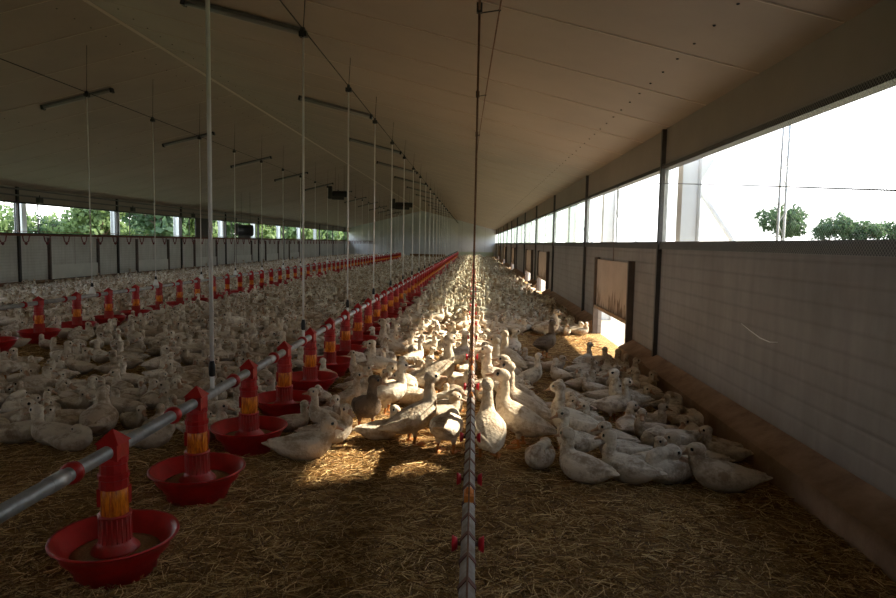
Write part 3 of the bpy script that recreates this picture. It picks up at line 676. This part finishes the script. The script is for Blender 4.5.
heater(-9.8, 28.0, 1.86, 'black drum heater hanging in front of the left windows', 0.24, 0.6, 0.2)
heater(-5.55, 27.0, 3.40, 'dark heater hanging below the ridge beyond the lamps', 0.13, 0.6, 0.1)
heater(-3.6, 33.5, 3.36, 'dark heater hanging at the far end over the near feed line', 0.13, 0.9, 0.1)
# window cord on the right
c = MB(); c.tube([(XR - 0.03, 1.0, 1.60), (XR - 0.03, 3.4, 1.80), (XR - 0.03, 5.4, 2.0), (XR - 0.03, 7.9, 2.24)], 0.0045, 5)
tag(c.build('curtain_cord', M_dark), 'thin dark cord slanting across the near right window', 'cord')
# bale heap and bucket at the far end
bi = 0
for x in (-5.5, -4.7, -3.9, -3.1):
    b_ = MB(); b_.box((-0.38, -0.24, 0), (0.38, 0.24, 0.42)); 
    for zz in (-0.13, 0.13): b_.tube([(-0.383, zz, 0.0), (-0.383, zz, 0.423), (0.383, zz, 0.423), (0.383, zz, 0.0)], 0.006, 5)
    o = b_.build('straw_bale', M_bale); o.location = (x, 60.5 + rnd.uniform(-0.1, 0.1), 0.0); o.rotation_euler.z = rnd.uniform(-0.08, 0.08)
    tag(o, 'brown straw bale in the low row at the far end, %s from the left' % ordn(bi + 1), 'straw bale', 'straw bales at the far end'); bi += 1
b_ = MB(); b_.lathe([(0.0, 0.0), (0.15, 0.0), (0.19, 0.40), (0.205, 0.41), (0.19, 0.42), (0.0, 0.40)], seg=18); o = b_.build('bucket', M_rod); o.location = (-6.3, 58.5, 0); tag(o, 'white bucket standing left of the straw bales at the far end', 'bucket')

# ================================================================ DUCKS
def loft(mb, stations, seg=20):
    """stations: (centre, tangent, half width, half height) -> closed smooth tube"""
    vs = []; fs = []
    for c, t_, hw, hh in stations:
        t_ = Vector(t_).normalized(); side = Vector((0, 0, 1)).cross(t_)
        if side.length < 0.2: side = Vector((0, 1, 0))
        side = side.normalized()
        if side.y < 0 and abs(t_.y) < 0.7: side = -side
        up = t_.cross(side)
        for j in range(seg):
            a = 2 * PI * j / seg; vs.append(Vector(c) + side * math.cos(a) * hw + up * math.sin(a) * hh)
    k = len(stations)
    for i in range(k - 1):
        for j in range(seg): fs.append((i * seg + j, i * seg + (j + 1) % seg, (i + 1) * seg + (j + 1) % seg, (i + 1) * seg + j))
    fs.append(tuple(range(seg))[::-1]); fs.append(tuple(range((k - 1) * seg, k * seg)))
    mb.add(vs, fs, 0, True)
def spline(pts, n):
    out = []; P_ = [Vector(p) for p in pts]; P_ = [P_[0] * 2 - P_[1]] + P_ + [P_[-1] * 2 - P_[-2]]
    for i in range(1, len(P_) - 2):
        for q in range(n):
            t_ = q / n; a, b_, c, d_ = P_[i - 1:i + 3]
            out.append(0.5 * ((2 * b_) + (-a + c) * t_ + (2 * a - 5 * b_ + 4 * c - d_) * t_ ** 2 + (-a + 3 * b_ - 3 * c + d_) * t_ ** 3))
    out.append(P_[-2]); return out

def make_duck(pose):
    """returns (vertices, faces, material index) of one continuous duck, facing +x, resting on z = 0"""
    stand = pose.get('stand', 0.0); pitch = R(pose.get('pitch', 4)); zb = 0.098 + stand
    mb = MB()
    def B(p):                                 # body frame -> duck frame (pitch about y)
        x, y, z = p; return Vector((x * math.cos(pitch) - z * math.sin(pitch), y, x * math.sin(pitch) + z * math.cos(pitch) + zb))
    tb = Vector((math.cos(pitch), 0, math.sin(pitch)))
    body = [(-0.285, 0.052, 0.010, 0.004), (-0.25, 0.044, 0.040, 0.013), (-0.205, 0.030, 0.058, 0.032), (-0.16, 0.014, 0.080, 0.058), (-0.10, 0.004, 0.102, 0.082), (-0.03, -0.001, 0.115, 0.095),
            (0.04, -0.002, 0.114, 0.096), (0.10, 0.002, 0.098, 0.088), (0.145, 0.012, 0.074, 0.070), (0.175, 0.022, 0.044, 0.045), (0.188, 0.028, 0.015, 0.016)]
    loft(mb, [(B((x, 0, z)), tb, w, h) for x, z, w, h in body], 22)
    for sgn in (-1, 1):                        # folded wings lying on the flanks, tips over the rump
        wg = [(0.115, 0.060, 0.030, 0.004, 0.010), (0.085, 0.080, 0.022, 0.020, 0.034), (0.02, 0.094, 0.014, 0.027, 0.048), (-0.06, 0.088, 0.018, 0.026, 0.046), (-0.13, 0.066, 0.032, 0.019, 0.034), (-0.19, 0.040, 0.052, 0.012, 0.020), (-0.245, 0.016, 0.064, 0.005, 0.007)]
        loft(mb, [(B((x, sgn * y, z)), tb, w, h) for x, y, z, w, h in wg], 12)
    neck = [B((0.105, 0, 0.015))] + [B(p) for p in pose['neck']]
    sp = spline(neck, 6); k = len(sp)
    st = []
    for i, p in enumerate(sp):
        t_ = sp[min(i + 1, k - 1)] - sp[max(i - 1, 0)]; u = i / (k - 1)
        r_ = 0.074 * (1 - u) ** 2.1 + 0.0345 * (1 - (1 - u) ** 2.1)
        st.append((p, t_, r_, r_ * 1.08))
    # neck as round tube
    mb.tube([s_[0] for s_ in st], [s_[2] for s_ in st], 16)
    hp = Vector(sp[-1]); yaw = R(pose.get('yaw', 0)); hpitch = R(pose.get('hp', -10))
    f = Vector((math.cos(yaw) * math.cos(hpitch), math.sin(yaw) * math.cos(hpitch), math.sin(hpitch)))
    side = Vector((0, 0, 1)).cross(f).normalized(); up = f.cross(side)
    hc = hp + f * 0.012 + up * 0.012
    def ell(c, rx, ry, rz, n=14):
        vs = []; fs = []
        for i in range(n + 1):
            th = PI * i / n
            for j in range(n): a = 2 * PI * j / n; vs.append(c + f * math.cos(th) * rx + side * math.sin(th) * math.cos(a) * ry + up * math.sin(th) * math.sin(a) * rz)
        for i in range(n):
            for j in range(n): fs.append((i * n + j, i * n + (j + 1) % n, (i + 1) * n + (j + 1) % n, (i + 1) * n + j))
        mb.add(vs, fs, 0, True)
    ell(hc, 0.062, 0.045, 0.048)
    b0 = hc + f * 0.047 - up * 0.009; b1 = hc + f * 0.118 - up * 0.024
    vs = []; fs = []; seg = 12
    prof = [(0.0, 0.021, 0.021), (0.25, 0.019, 0.015), (0.6, 0.019, 0.010), (0.88, 0.0215, 0.0085), (1.0, 0.014, 0.006)]
    for u, wv, hv in prof:
        c = b0.lerp(b1, u)
        for j in range(seg): a = 2 * PI * j / seg; vs.append(c + side * math.cos(a) * wv + up * math.sin(a) * hv)
    for i in range(4):
        for j in range(seg): fs.append((i * seg + j, i * seg + (j + 1) % seg, (i + 1) * seg + (j + 1) % seg, (i + 1) * seg + j))
    fs.append(tuple(range(seg))[::-1]); fs.append(tuple(range(4 * seg, 5 * seg))); mb.add(vs, fs, 0, True)
    feet = []
    if stand > 0.01:
        for sgn in (-1, 1):
            hx = -0.02 + (0.035 * sgn if pose.get('step') else 0.0)
            hip = Vector((hx, sgn * 0.055, zb - 0.055)); knee = Vector((hx + 0.01, sgn * 0.058, stand * 0.62 + 0.01)); ank = Vector((hx + 0.0, sgn * 0.06, 0.012))
            mb.tube([hip, knee, ank], [0.035, 0.013, 0.0095], 10)
            vs = [(ank.x - 0.018, ank.y - 0.008, 0.0), (ank.x - 0.018, ank.y + 0.008, 0.0), (ank.x + 0.082, ank.y + 0.045, 0.0), (ank.x + 0.092, ank.y, 0.0), (ank.x + 0.082, ank.y - 0.045, 0.0)]
            top = [(x, y, 0.020 if i < 2 else 0.012) for i, (x, y, z) in enumerate(vs)]
            mb.add(vs + top, [(0, 1, 2, 3, 4), (9, 8, 7, 6, 5)] + [(i, 5 + i, 5 + (i + 1) % 5, (i + 1) % 5) for i in range(5)], 0, True)
            feet.append((knee, ank))
    me = bpy.data.meshes.new('tmp'); me.from_pydata(mb.v, [], mb.f)
    bm = bmesh.new(); bm.from_mesh(me); bmesh.ops.remove_doubles(bm, verts=bm.verts, dist=1e-5)
    bmesh.ops.recalc_face_normals(bm, faces=bm.faces); bm.to_mesh(me); bm.free()
    o = bpy.data.objects.new('tmp', me); COL.objects.link(o)
    rm = o.modifiers.new('r', 'REMESH'); rm.mode = 'VOXEL'; rm.voxel_size = 0.0062
    sm = o.modifiers.new('s', 'SMOOTH'); sm.iterations = 2; sm.factor = 0.5
    res = []
    for ratio in (1.0, 0.16, 0.030):
        if ratio < 1:
            dm = o.modifiers.get('d') or o.modifiers.new('d', 'DECIMATE'); dm.ratio = ratio
        bpy.context.view_layer.update(); dg = bpy.context.evaluated_depsgraph_get(); ev = o.evaluated_get(dg); em = ev.to_mesh()
        nv = len(em.vertices); co = np.empty(nv * 3, 'f'); em.vertices.foreach_get('co', co); co = co.reshape(-1, 3)
        bm = bmesh.new(); bm.from_mesh(em)
        if ratio < 1: bmesh.ops.triangulate(bm, faces=bm.faces)
        bm.verts.ensure_lookup_table()
        # keep one continuous surface: drop stray islands
        fc = [tuple(v.index for v in f_.verts) for f_ in bm.faces]; bm.free(); ev.to_mesh_clear()
        eyes = [hc + side * (s2 * 0.040) + up * 0.012 + f * 0.020 for s2 in (-1, 1)]
        mi = []
        for q in fc:
            c = Vector(np.mean(co[list(q)], axis=0)); k_ = 0
            d_ = c - b0
            if d_.dot(f) > 0.006 and (c - b0 - f * d_.dot(f)).length < 0.034 and d_.dot(f) < 0.085: k_ = 1
            elif min((c - e_).length for e_ in eyes) < (0.0115 if ratio > 0.5 else 0.014): k_ = 3
            elif stand > 0.01 and (c.z < 0.024 or any(abs(c.y - a_.y) < 0.018 and abs(c.x - a_.x) < 0.03 and c.z < kn.z for kn, a_ in feet)): k_ = 2
            mi.append(k_)
        res.append((co.copy(), fc, mi))
    bpy.data.objects.remove(o, do_unlink=True)
    return res

POSES = {
 'up':    dict(neck=[(0.148, 0, 0.080), (0.136, 0, 0.135), (0.146, 0, 0.180)], phrase='sitting, neck raised'),
 'upl':   dict(neck=[(0.150, 0, 0.080), (0.138, 0.005, 0.135), (0.142, 0.012, 0.175)], yaw=65, phrase='sitting, head turned left'),
 'upr':   dict(neck=[(0.150, 0, 0.080), (0.138, -0.005, 0.135), (0.142, -0.012, 0.175)], yaw=-65, phrase='sitting, head turned right'),
 'low':   dict(neck=[(0.165, 0, 0.070), (0.148, 0, 0.105), (0.158, 0, 0.130)], hp=-14, phrase='sitting, neck lowered'),
 'sleep': dict(neck=[(0.135, 0.012, 0.078), (0.095, 0.035, 0.112), (0.045, 0.045, 0.112)], yaw=165, hp=-22, phrase='resting, head tucked back'),
 'fwd':   dict(neck=[(0.185, 0, 0.035), (0.215, 0, 0.040), (0.255, 0.0, 0.030)], hp=-28, pitch=1, phrase='lying, head stretched forward'),
 'stand': dict(stand=0.105, pitch=12, neck=[(0.150, 0, 0.075), (0.150, 0, 0.150), (0.172, 0, 0.215)], step=1, phrase='standing, neck raised'),
 'stand_turn': dict(stand=0.105, pitch=10, neck=[(0.150, 0, 0.075), (0.140, 0.01, 0.150), (0.150, 0.02, 0.205)], yaw=75, phrase='standing, head turned'),
 'reach': dict(stand=0.095, pitch=24, neck=[(0.165, 0, 0.070), (0.190, 0, 0.150), (0.225, 0, 0.205)], hp=8, phrase='standing, reaching up'),
 'bow':   dict(stand=0.10, pitch=-4, neck=[(0.190, 0, 0.055), (0.225, 0, 0.040), (0.262, 0, -0.005)], hp=-50, phrase='standing, head lowered'),
}
DUCKMATS = [M_duck, M_bill, M_leg, M_eye]
DM = {}
for kname, ps in POSES.items():
    res = make_duck(ps); lods = []
    me = bpy.data.meshes.new('duck'); co, fc, mi = res[0]; me.from_pydata(co.tolist(), [], fc)
    for mm in DUCKMATS: me.materials.append(mm)
    me.polygons.foreach_set('material_index', mi); me.polygons.foreach_set('use_smooth', [True] * len(fc)); me.update()
    DM[kname] = (me, res[1], res[2])

# ---- positions: (x, y, heading in degrees from +x, pose, scale)
ducks = []; grid = {}
def circ(x, y, h, s):
    a = R(h); return [(x + math.cos(a) * o_ * s, y + math.sin(a) * o_ * s, r_ * s) for o_, r_ in ((0.10, 0.092), (-0.02, 0.100), (-0.14, 0.075))]
def clash(cs, k=1.0):
    for (x, y, r_) in cs:
        gx, gy = int(x // 0.4), int(y // 0.4)
        for i in (-1, 0, 1):
            for j in (-1, 0, 1):
                for (a, b_, q) in grid.get((gx + i, gy + j), ()):
                    if (a - x) ** 2 + (b_ - y) ** 2 < ((q + r_) * k) ** 2: return True
    return False
def put(x, y, h, pose, s):
    cs = circ(x, y, h, s)
    for c in cs: grid.setdefault((int(c[0] // 0.4), int(c[1] // 0.4)), []).append(c)
    ducks.append((x, y, h % 360, pose, s))
for fy in FY: grid.setdefault((int(FX // 0.4), int(fy // 0.4)), []).append((FX, fy, 0.285))
for fy in FY2: grid.setdefault((int(FX2 // 0.4), int(fy // 0.4)), []).append((FX2, fy, 0.285))
MAN = [  # the birds one can pick out in the foreground (x, y, heading, pose, scale)
 (0.13, 4.52, 96, 'reach', 1.02), (0.36, 4.80, 160, 'reach', 1.08), (0.42, 5.22, 158, 'reach', 1.06), (0.40, 5.66, 155, 'reach', 1.0), (0.26, 6.35, 150, 'stand', 1.0), (0.34, 6.85, 140, 'reach', 0.98),
 (-0.17, 4.60, 78, 'bow', 0.98), (-0.42, 4.80, 24, 'reach', 1.02), (-0.83, 5.12, -62, 'stand_turn', 0.95), (-1.13, 4.36, 14, 'low', 1.0), (-1.04, 4.72, 20, 'upr', 0.90),
 (-0.34, 6.35, 38, 'reach', 1.14), (-0.72, 5.62, 25, 'stand', 0.92), (-0.26, 5.30, 30, 'low', 0.92), (-0.55, 5.95, 170, 'up', 0.9), (-0.95, 6.9, 200, 'stand', 0.92), (-1.02, 8.2, 160, 'reach', 1.0),
 (0.72, 4.10, 132, 'up', 0.95), (1.00, 4.12, 140, 'up', 0.92), (0.76, 4.78, 152, 'stand', 0.98), (0.47, 4.34, 250, 'sleep', 0.84),
 (1.27, 4.14, 205, 'sleep', 1.0), (1.56, 4.02, 160, 'low', 0.98), (1.50, 4.36, 160, 'low', 0.88), (1.05, 4.5, 175, 'up', 0.84),
 (0.55, 8.95, 78, 'upr', 1.0), (0.98, 8.75, 48, 'stand', 0.98), (1.20, 10.45, -8, 'stand', 0.95),
 (0.35, 9.55, 190, 'low', 0.9), (0.72, 10.9, 10, 'low', 0.9),
 (-2.82, 4.80, 112, 'low', 1.12), (-2.98, 4.50, 176, 'up', 0.86), (-3.25, 4.52, 30, 'upr', 0.82), (-3.52, 4.62, 150, 'low', 0.85), (-2.28, 4.50, 12, 'low', 0.84), (-2.05, 5.3, 5, 'up', 0.86), (-1.98, 4.75, 8, 'up', 0.85),
 (-0.15, 7.6, 60, 'stand', 0.95), (0.45, 7.5, 130, 'reach', 0.95)]
DARK_DUCKS = [(0.98, 8.75), (-0.83, 5.12)]  # first bird is darkened as if backlit, second is brownish
for x, y, h, p, s in MAN: put(x, y, h, p, s)
drng = random.Random(5)
def vnoise(x, y):
    return 0.5 + 0.25 * (math.sin(x * 1.7 + 0.6 * math.sin(y * 1.1)) + math.sin(y * 1.3 + 1.1 * math.sin(x * 0.9 + 2)))
def density(x, y):
    if x > XR - 0.33 or x < XL + 0.35 or y > Y1 - 1.2: return 0
    if (-6.2 < x < -2.4 and 59.8 < y < 61.2) or (-6.8 < x < -5.8 and 57.9 < y < 59.1): return 0
    if -0.10 < x < 0.10: return 0.12 if y > 6 else 0
    if x < -1.7:
        if y < 4.42 + 0.12 * math.sin(x * 3): return 0
        if y < 6.1: return 0.95 if vnoise(x * 1.9, y * 2.2) > 0.22 else 0.3
        if x < -0.38 * y - 0.75 and y < 9.3: return 0.07
        if -7.2 < x < -5.1 and y < 13: return 0.22
        if vnoise(x * 1.3 + 4, y * 1.2) < 0.27: return 0.25
        if y < 9.5: return 0.85 if vnoise(x, y) > 0.25 else 0.4
        if y > 14 and -5.6 < x < -4.6 and 17 < y < 27: return 0.3
        return 1.0
    if x < 0:
        if y < 4.75: return 0
        if y < 5.4: return 0.25
        if y < 9: return 0.6 if vnoise(x * 2, y) > 0.35 else 0.28
        return 0.85 if vnoise(x * 2, y * 0.8) > 0.22 else 0.35
    # right of the drinker rail
    if y < (4.2 if x > 0.9 else 4.45): return 0
    if y < 7.9:
        if x > 0.58 + 0.125 * max(0, y - 4.5) ** 1.5: return 1.0
        if y < 5.6: return 0
        return 0.55 if x < 0.42 + 0.03 * y else 0.05
    if y < 8.25: return 0.5 if x > 1.75 else 0.12
    if y < 10.9: return 0.0 if x > 0.45 else 0.7
    if y < 12: return 0.75
    if 17.6 < y < 21.2 and x > 0.2: return 0.25
    if 22.8 < y < 26.2 and x > 0.5: return 0.4
    if vnoise(x * 2.2, y * 1.1) < 0.25: return 0.4
    return 1.0
PW = [('up', 17), ('upl', 14), ('upr', 14), ('low', 28), ('sleep', 15), ('fwd', 7), ('stand', 3), ('stand_turn', 2), ('bow', 1)]
PL = [p for p, w_ in PW for _ in range(w_)]
PL_C = PL + ['stand', 'stand', 'stand_turn', 'reach', 'bow', 'stand'] * 9
y = 4.2
while y < Y1 - 1.2:
    step = 0.2 if y < 25 else 0.26
    x0 = max(XL + 0.3, -0.86 * y - 1.2); area = (XR - x0) * step
    tries = int(area * (190 if y < 25 else (100 if y < 40 else 55)))
    for _ in range(tries):
        x = drng.uniform(x0, XR - 0.3); yy = y + drng.uniform(0, step)
        if drng.random() > density(x, yy): continue
        h = drng.uniform(0, 360)
        if -1.2 < x < 0 and drng.random() < 0.5: h = drng.gauss(25, 35)
        if 0 < x < 0.9 and drng.random() < 0.6: h = drng.gauss(150, 30)
        s = drng.gauss(0.74, 0.055); s = min(0.90, max(0.62, s))
        cs = circ(x, yy, h, s)
        if clash(cs, 0.97 if yy < 9 else 0.88): continue
        if abs(x - FX) < 0.33 and any(abs(yy - f_) < 0.30 for f_ in FY): continue
        pose = drng.choice(PL_C if -1.3 < x < 0.8 else PL)
        put(x, yy, h, pose, s)
    y += step

# camera frame test for ranking
CAM_H, FPX = 1.5, 658.4
def in_frame(x, y): 
    t_ = x / y; return -0.76 < t_ < 0.70
ducks.sort(key=lambda d_: math.hypot(d_[0], d_[1]) + (0 if in_frame(d_[0], d_[1]) else 1000))
NEAR = 300
near, rest = ducks[:NEAR], ducks[NEAR:]
FACE = ['right', 'right and away', 'away', 'left and away', 'left', 'left toward viewer', 'the viewer', 'right toward viewer']
def region(x, y):
    if x < FX: return 'left of feeders', 'ducks left of the near feed line'
    if x < 0: return 'left of rail', 'ducks between the near feed line and the drinker rail'
    if x < 1.35: return 'right of rail', 'ducks right of the drinker rail'
    return 'near right kerb', 'ducks along the right wall kerb'
groups = {}
for i, (x, y, h, p, s) in enumerate(near):
    row = min(range(len(FY)), key=lambda q: abs(FY[q] - y)) + 1
    key = (POSES[p]['phrase'], FACE[int(((h + 22.5) % 360) // 45)], region(x, y)[0], row); groups.setdefault(key, []).append(i)
labels = {}
for key, ids in groups.items():
    ids.sort(key=lambda q: near[q][0] / near[q][1])
    for r_, q in enumerate(ids):
        ph, fa, rg, row = key
        short = {'sitting, head turned left': 'sitting head turned left', 'sitting, head turned right': 'sitting head turned right'}.get(ph, ph.replace(',', ''))
        lab = 'white duck %s, facing %s, %s, by %s feeder' % (short, fa, rg, ordn(row))
        if len(ids) > 1: lab += ', ' + ('leftmost' if r_ == 0 else ('rightmost' if r_ == len(ids) - 1 else '%s rightward' % ordn(r_ + 1)))
        lab = lab.replace('white duck', 'duck'); is_dark = any(math.hypot(near[q][0] - a, near[q][1] - b_) < 0.02 for a, b_ in DARK_DUCKS)
        if len(lab.split()) > 16: lab = lab.replace(', facing ', ' facing ').replace('toward viewer', 'forward').replace('and away', 'backward')
        if len(lab.split()) > 16: lab = lab.replace('feeder,', 'feeder').replace('resting head tucked back', 'head tucked').replace('lying head stretched forward', 'lying stretched')
        labels[q] = lab
for i, (x, y, h, p, s) in enumerate(near):
    brown = any(math.hypot(x - a, y - b_) < 0.02 for a, b_ in DARK_DUCKS)  # picks the bird painted backlit-dark and the brownish one
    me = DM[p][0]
    if brown: me = me.copy(); me.materials[0] = M_duckdark; labels[i] = labels[i].replace('duck ', 'dark duck ', 1)
    else: labels[i] = labels[i].replace('duck ', 'white duck ', 1) if len(labels[i].split()) < 16 else labels[i]
    o = bpy.data.objects.new('duck', me); COL.objects.link(o)
    o.location = (x, y, 0.0); o.rotation_euler = (0, 0, R(h)); o.scale = (s, s, s)
    tag(o, labels[i], 'duck', region(x, y)[1])
# the rest of the flock, one stuff object
VS = []; LOOPS = []; MI = []; off = 0
for (x, y, h, p, s) in rest:
    co, fc, mi = DM[p][1] if y < 15 else DM[p][2]
    a = R(h); c_, s2 = math.cos(a) * s, math.sin(a) * s
    v = np.empty_like(co); v[:, 0] = co[:, 0] * c_ - co[:, 1] * s2 + x; v[:, 1] = co[:, 0] * s2 + co[:, 1] * c_ + y; v[:, 2] = co[:, 2] * s
    VS.append(v); LOOPS.append(np.array(fc, dtype=np.int32).reshape(-1) + off); MI.append(np.array(mi, dtype=np.int32)); off += len(co)
VS = np.concatenate(VS); LOOPS = np.concatenate(LOOPS); MI = np.concatenate(MI); nf = len(LOOPS) // 3
me = bpy.data.meshes.new('duck_flock'); me.vertices.add(len(VS)); me.vertices.foreach_set('co', VS.astype('f').ravel())
me.loops.add(len(LOOPS)); me.loops.foreach_set('vertex_index', LOOPS); me.polygons.add(nf)
me.polygons.foreach_set('loop_start', np.arange(0, nf * 3, 3, dtype=np.int32))
me.polygons.foreach_set('material_index', MI); me.polygons.foreach_set('use_smooth', np.ones(nf, dtype=bool))
for mm in DUCKMATS: me.materials.append(mm)
me.update(calc_edges=True)
o = bpy.data.objects.new('duck_flock', me); COL.objects.link(o)
tag(o, 'crowd of white ducks filling the shed floor to the far end', 'ducks', None, 'stuff')
print('ducks', len(ducks), 'tris', nf, 'hi faces', len(DM['up'][0].polygons))

# loose straw stalks on the litter
sr = random.Random(3); vs = []; fs = []
def stalk(x, y):
    a = sr.uniform(0, 2 * PI); L = sr.uniform(0.04, 0.17); r_ = sr.uniform(0.0012, 0.0027); z = sr.uniform(0.001, 0.016); z2 = max(0.001, z + sr.gauss(0, 0.008)); bend = sr.gauss(0, 0.18) * L
    d_ = (math.cos(a), math.sin(a)); nn = (-d_[1], d_[0]); o_ = len(vs)
    for t_, zz in ((-0.5, z), (0.0, (z + z2) / 2 + abs(sr.gauss(0, 0.003))), (0.5, z2)):
        cx_ = x + d_[0] * L * t_ + nn[0] * bend * (1 - 4 * t_ * t_); cy_ = y + d_[1] * L * t_ + nn[1] * bend * (1 - 4 * t_ * t_)
        for q in range(3):
            b_ = q * 2.094; vs.append((cx_ + nn[0] * r_ * math.cos(b_), cy_ + nn[1] * r_ * math.cos(b_), zz + r_ * math.sin(b_)))
    for i in (0, 1):
        for q in range(3): fs.append((o_ + i * 3 + q, o_ + i * 3 + (q + 1) % 3, o_ + i * 3 + 3 + (q + 1) % 3, o_ + i * 3 + 3 + q))
for _ in range(75000):
    y = 1.6 + 9.5 * sr.random() ** 1.5; x = sr.uniform(max(-0.8 * y - 0.3, -7.5), XR - 0.2)
    stalk(x, y)
me = bpy.data.meshes.new('loose_straw'); me.from_pydata(vs, [], fs); me.materials.append(M_straw)
o = bpy.data.objects.new('loose_straw', me); COL.objects.link(o); tag(o, 'loose straw stalks scattered over the litter', 'straw', None, 'stuff')

# ================================================================ LIGHT
wd = bpy.data.worlds.new('World'); scene.world = wd; wd.use_nodes = True
nt = wd.node_tree; bg = nt.nodes['Background']
tc = nt.nodes.new('ShaderNodeTexCoord'); sp_ = nt.nodes.new('ShaderNodeSeparateXYZ'); rp = nt.nodes.new('ShaderNodeValToRGB')
nt.links.new(tc.outputs['Generated'], sp_.inputs[0]); nt.links.new(sp_.outputs['Z'], rp.inputs['Fac'])
e = rp.color_ramp.elements; e[0].position = 0.0; e[0].color = (1.0, 1.0, 0.98, 1); e[1].position = 0.7; e[1].color = (0.55, 0.70, 0.92, 1)
x = e.new(0.2); x.color = (0.93, 0.97, 1.0, 1)
nt.links.new(rp.outputs['Color'], bg.inputs['Color']); bg.inputs['Strength'].default_value = 1.35
sd = bpy.data.lights.new('sun', 'SUN'); sd.energy = 6.3; sd.angle = R(1.2); sd.color = (1.0, 0.88, 0.68)
so = bpy.data.objects.new('sun', sd); COL.objects.link(so)
so.rotation_euler = Vector((-1.0, -0.38, -0.72)).to_track_quat('-Z', 'Y').to_euler()

# ================================================================ CAMERA
cd = bpy.data.cameras.new('camera'); cam = bpy.data.objects.new('camera', cd); COL.objects.link(cam); scene.camera = cam
cd.sensor_fit = 'HORIZONTAL'; cd.sensor_width = 36.0; cd.lens = FPX / 896 * 36.0; cd.clip_end = 1000; cd.clip_start = 0.05
t_, r_, w_ = R(4.89), R(1.06), R(-2.2)
fwd = Vector((math.sin(w_) * math.cos(t_), math.cos(w_) * math.cos(t_), -math.sin(t_)))
rt = Vector((math.cos(w_), -math.sin(w_), 0)); upv = rt.cross(fwd)
rt2 = rt * math.cos(r_) + upv * math.sin(r_); up2 = -rt * math.sin(r_) + upv * math.cos(r_)
mtx = Matrix((rt2, up2, -fwd)).transposed().to_4x4(); mtx.translation = (0, 0, CAM_H); cam.matrix_world = mtx

vs_ = scene.view_settings; vs_.view_transform = 'Standard'; vs_.look = 'None'; vs_.gamma = 1.0; vs_.exposure = 1.72; vs_.use_curve_mapping = False
scene.cycles.max_bounces = 8; scene.cycles.diffuse_bounces = 5; scene.cycles.glossy_bounces = 2; scene.cycles.transparent_max_bounces = 12
scene.cycles.sample_clamp_indirect = 6.0; scene.cycles.use_denoising = True
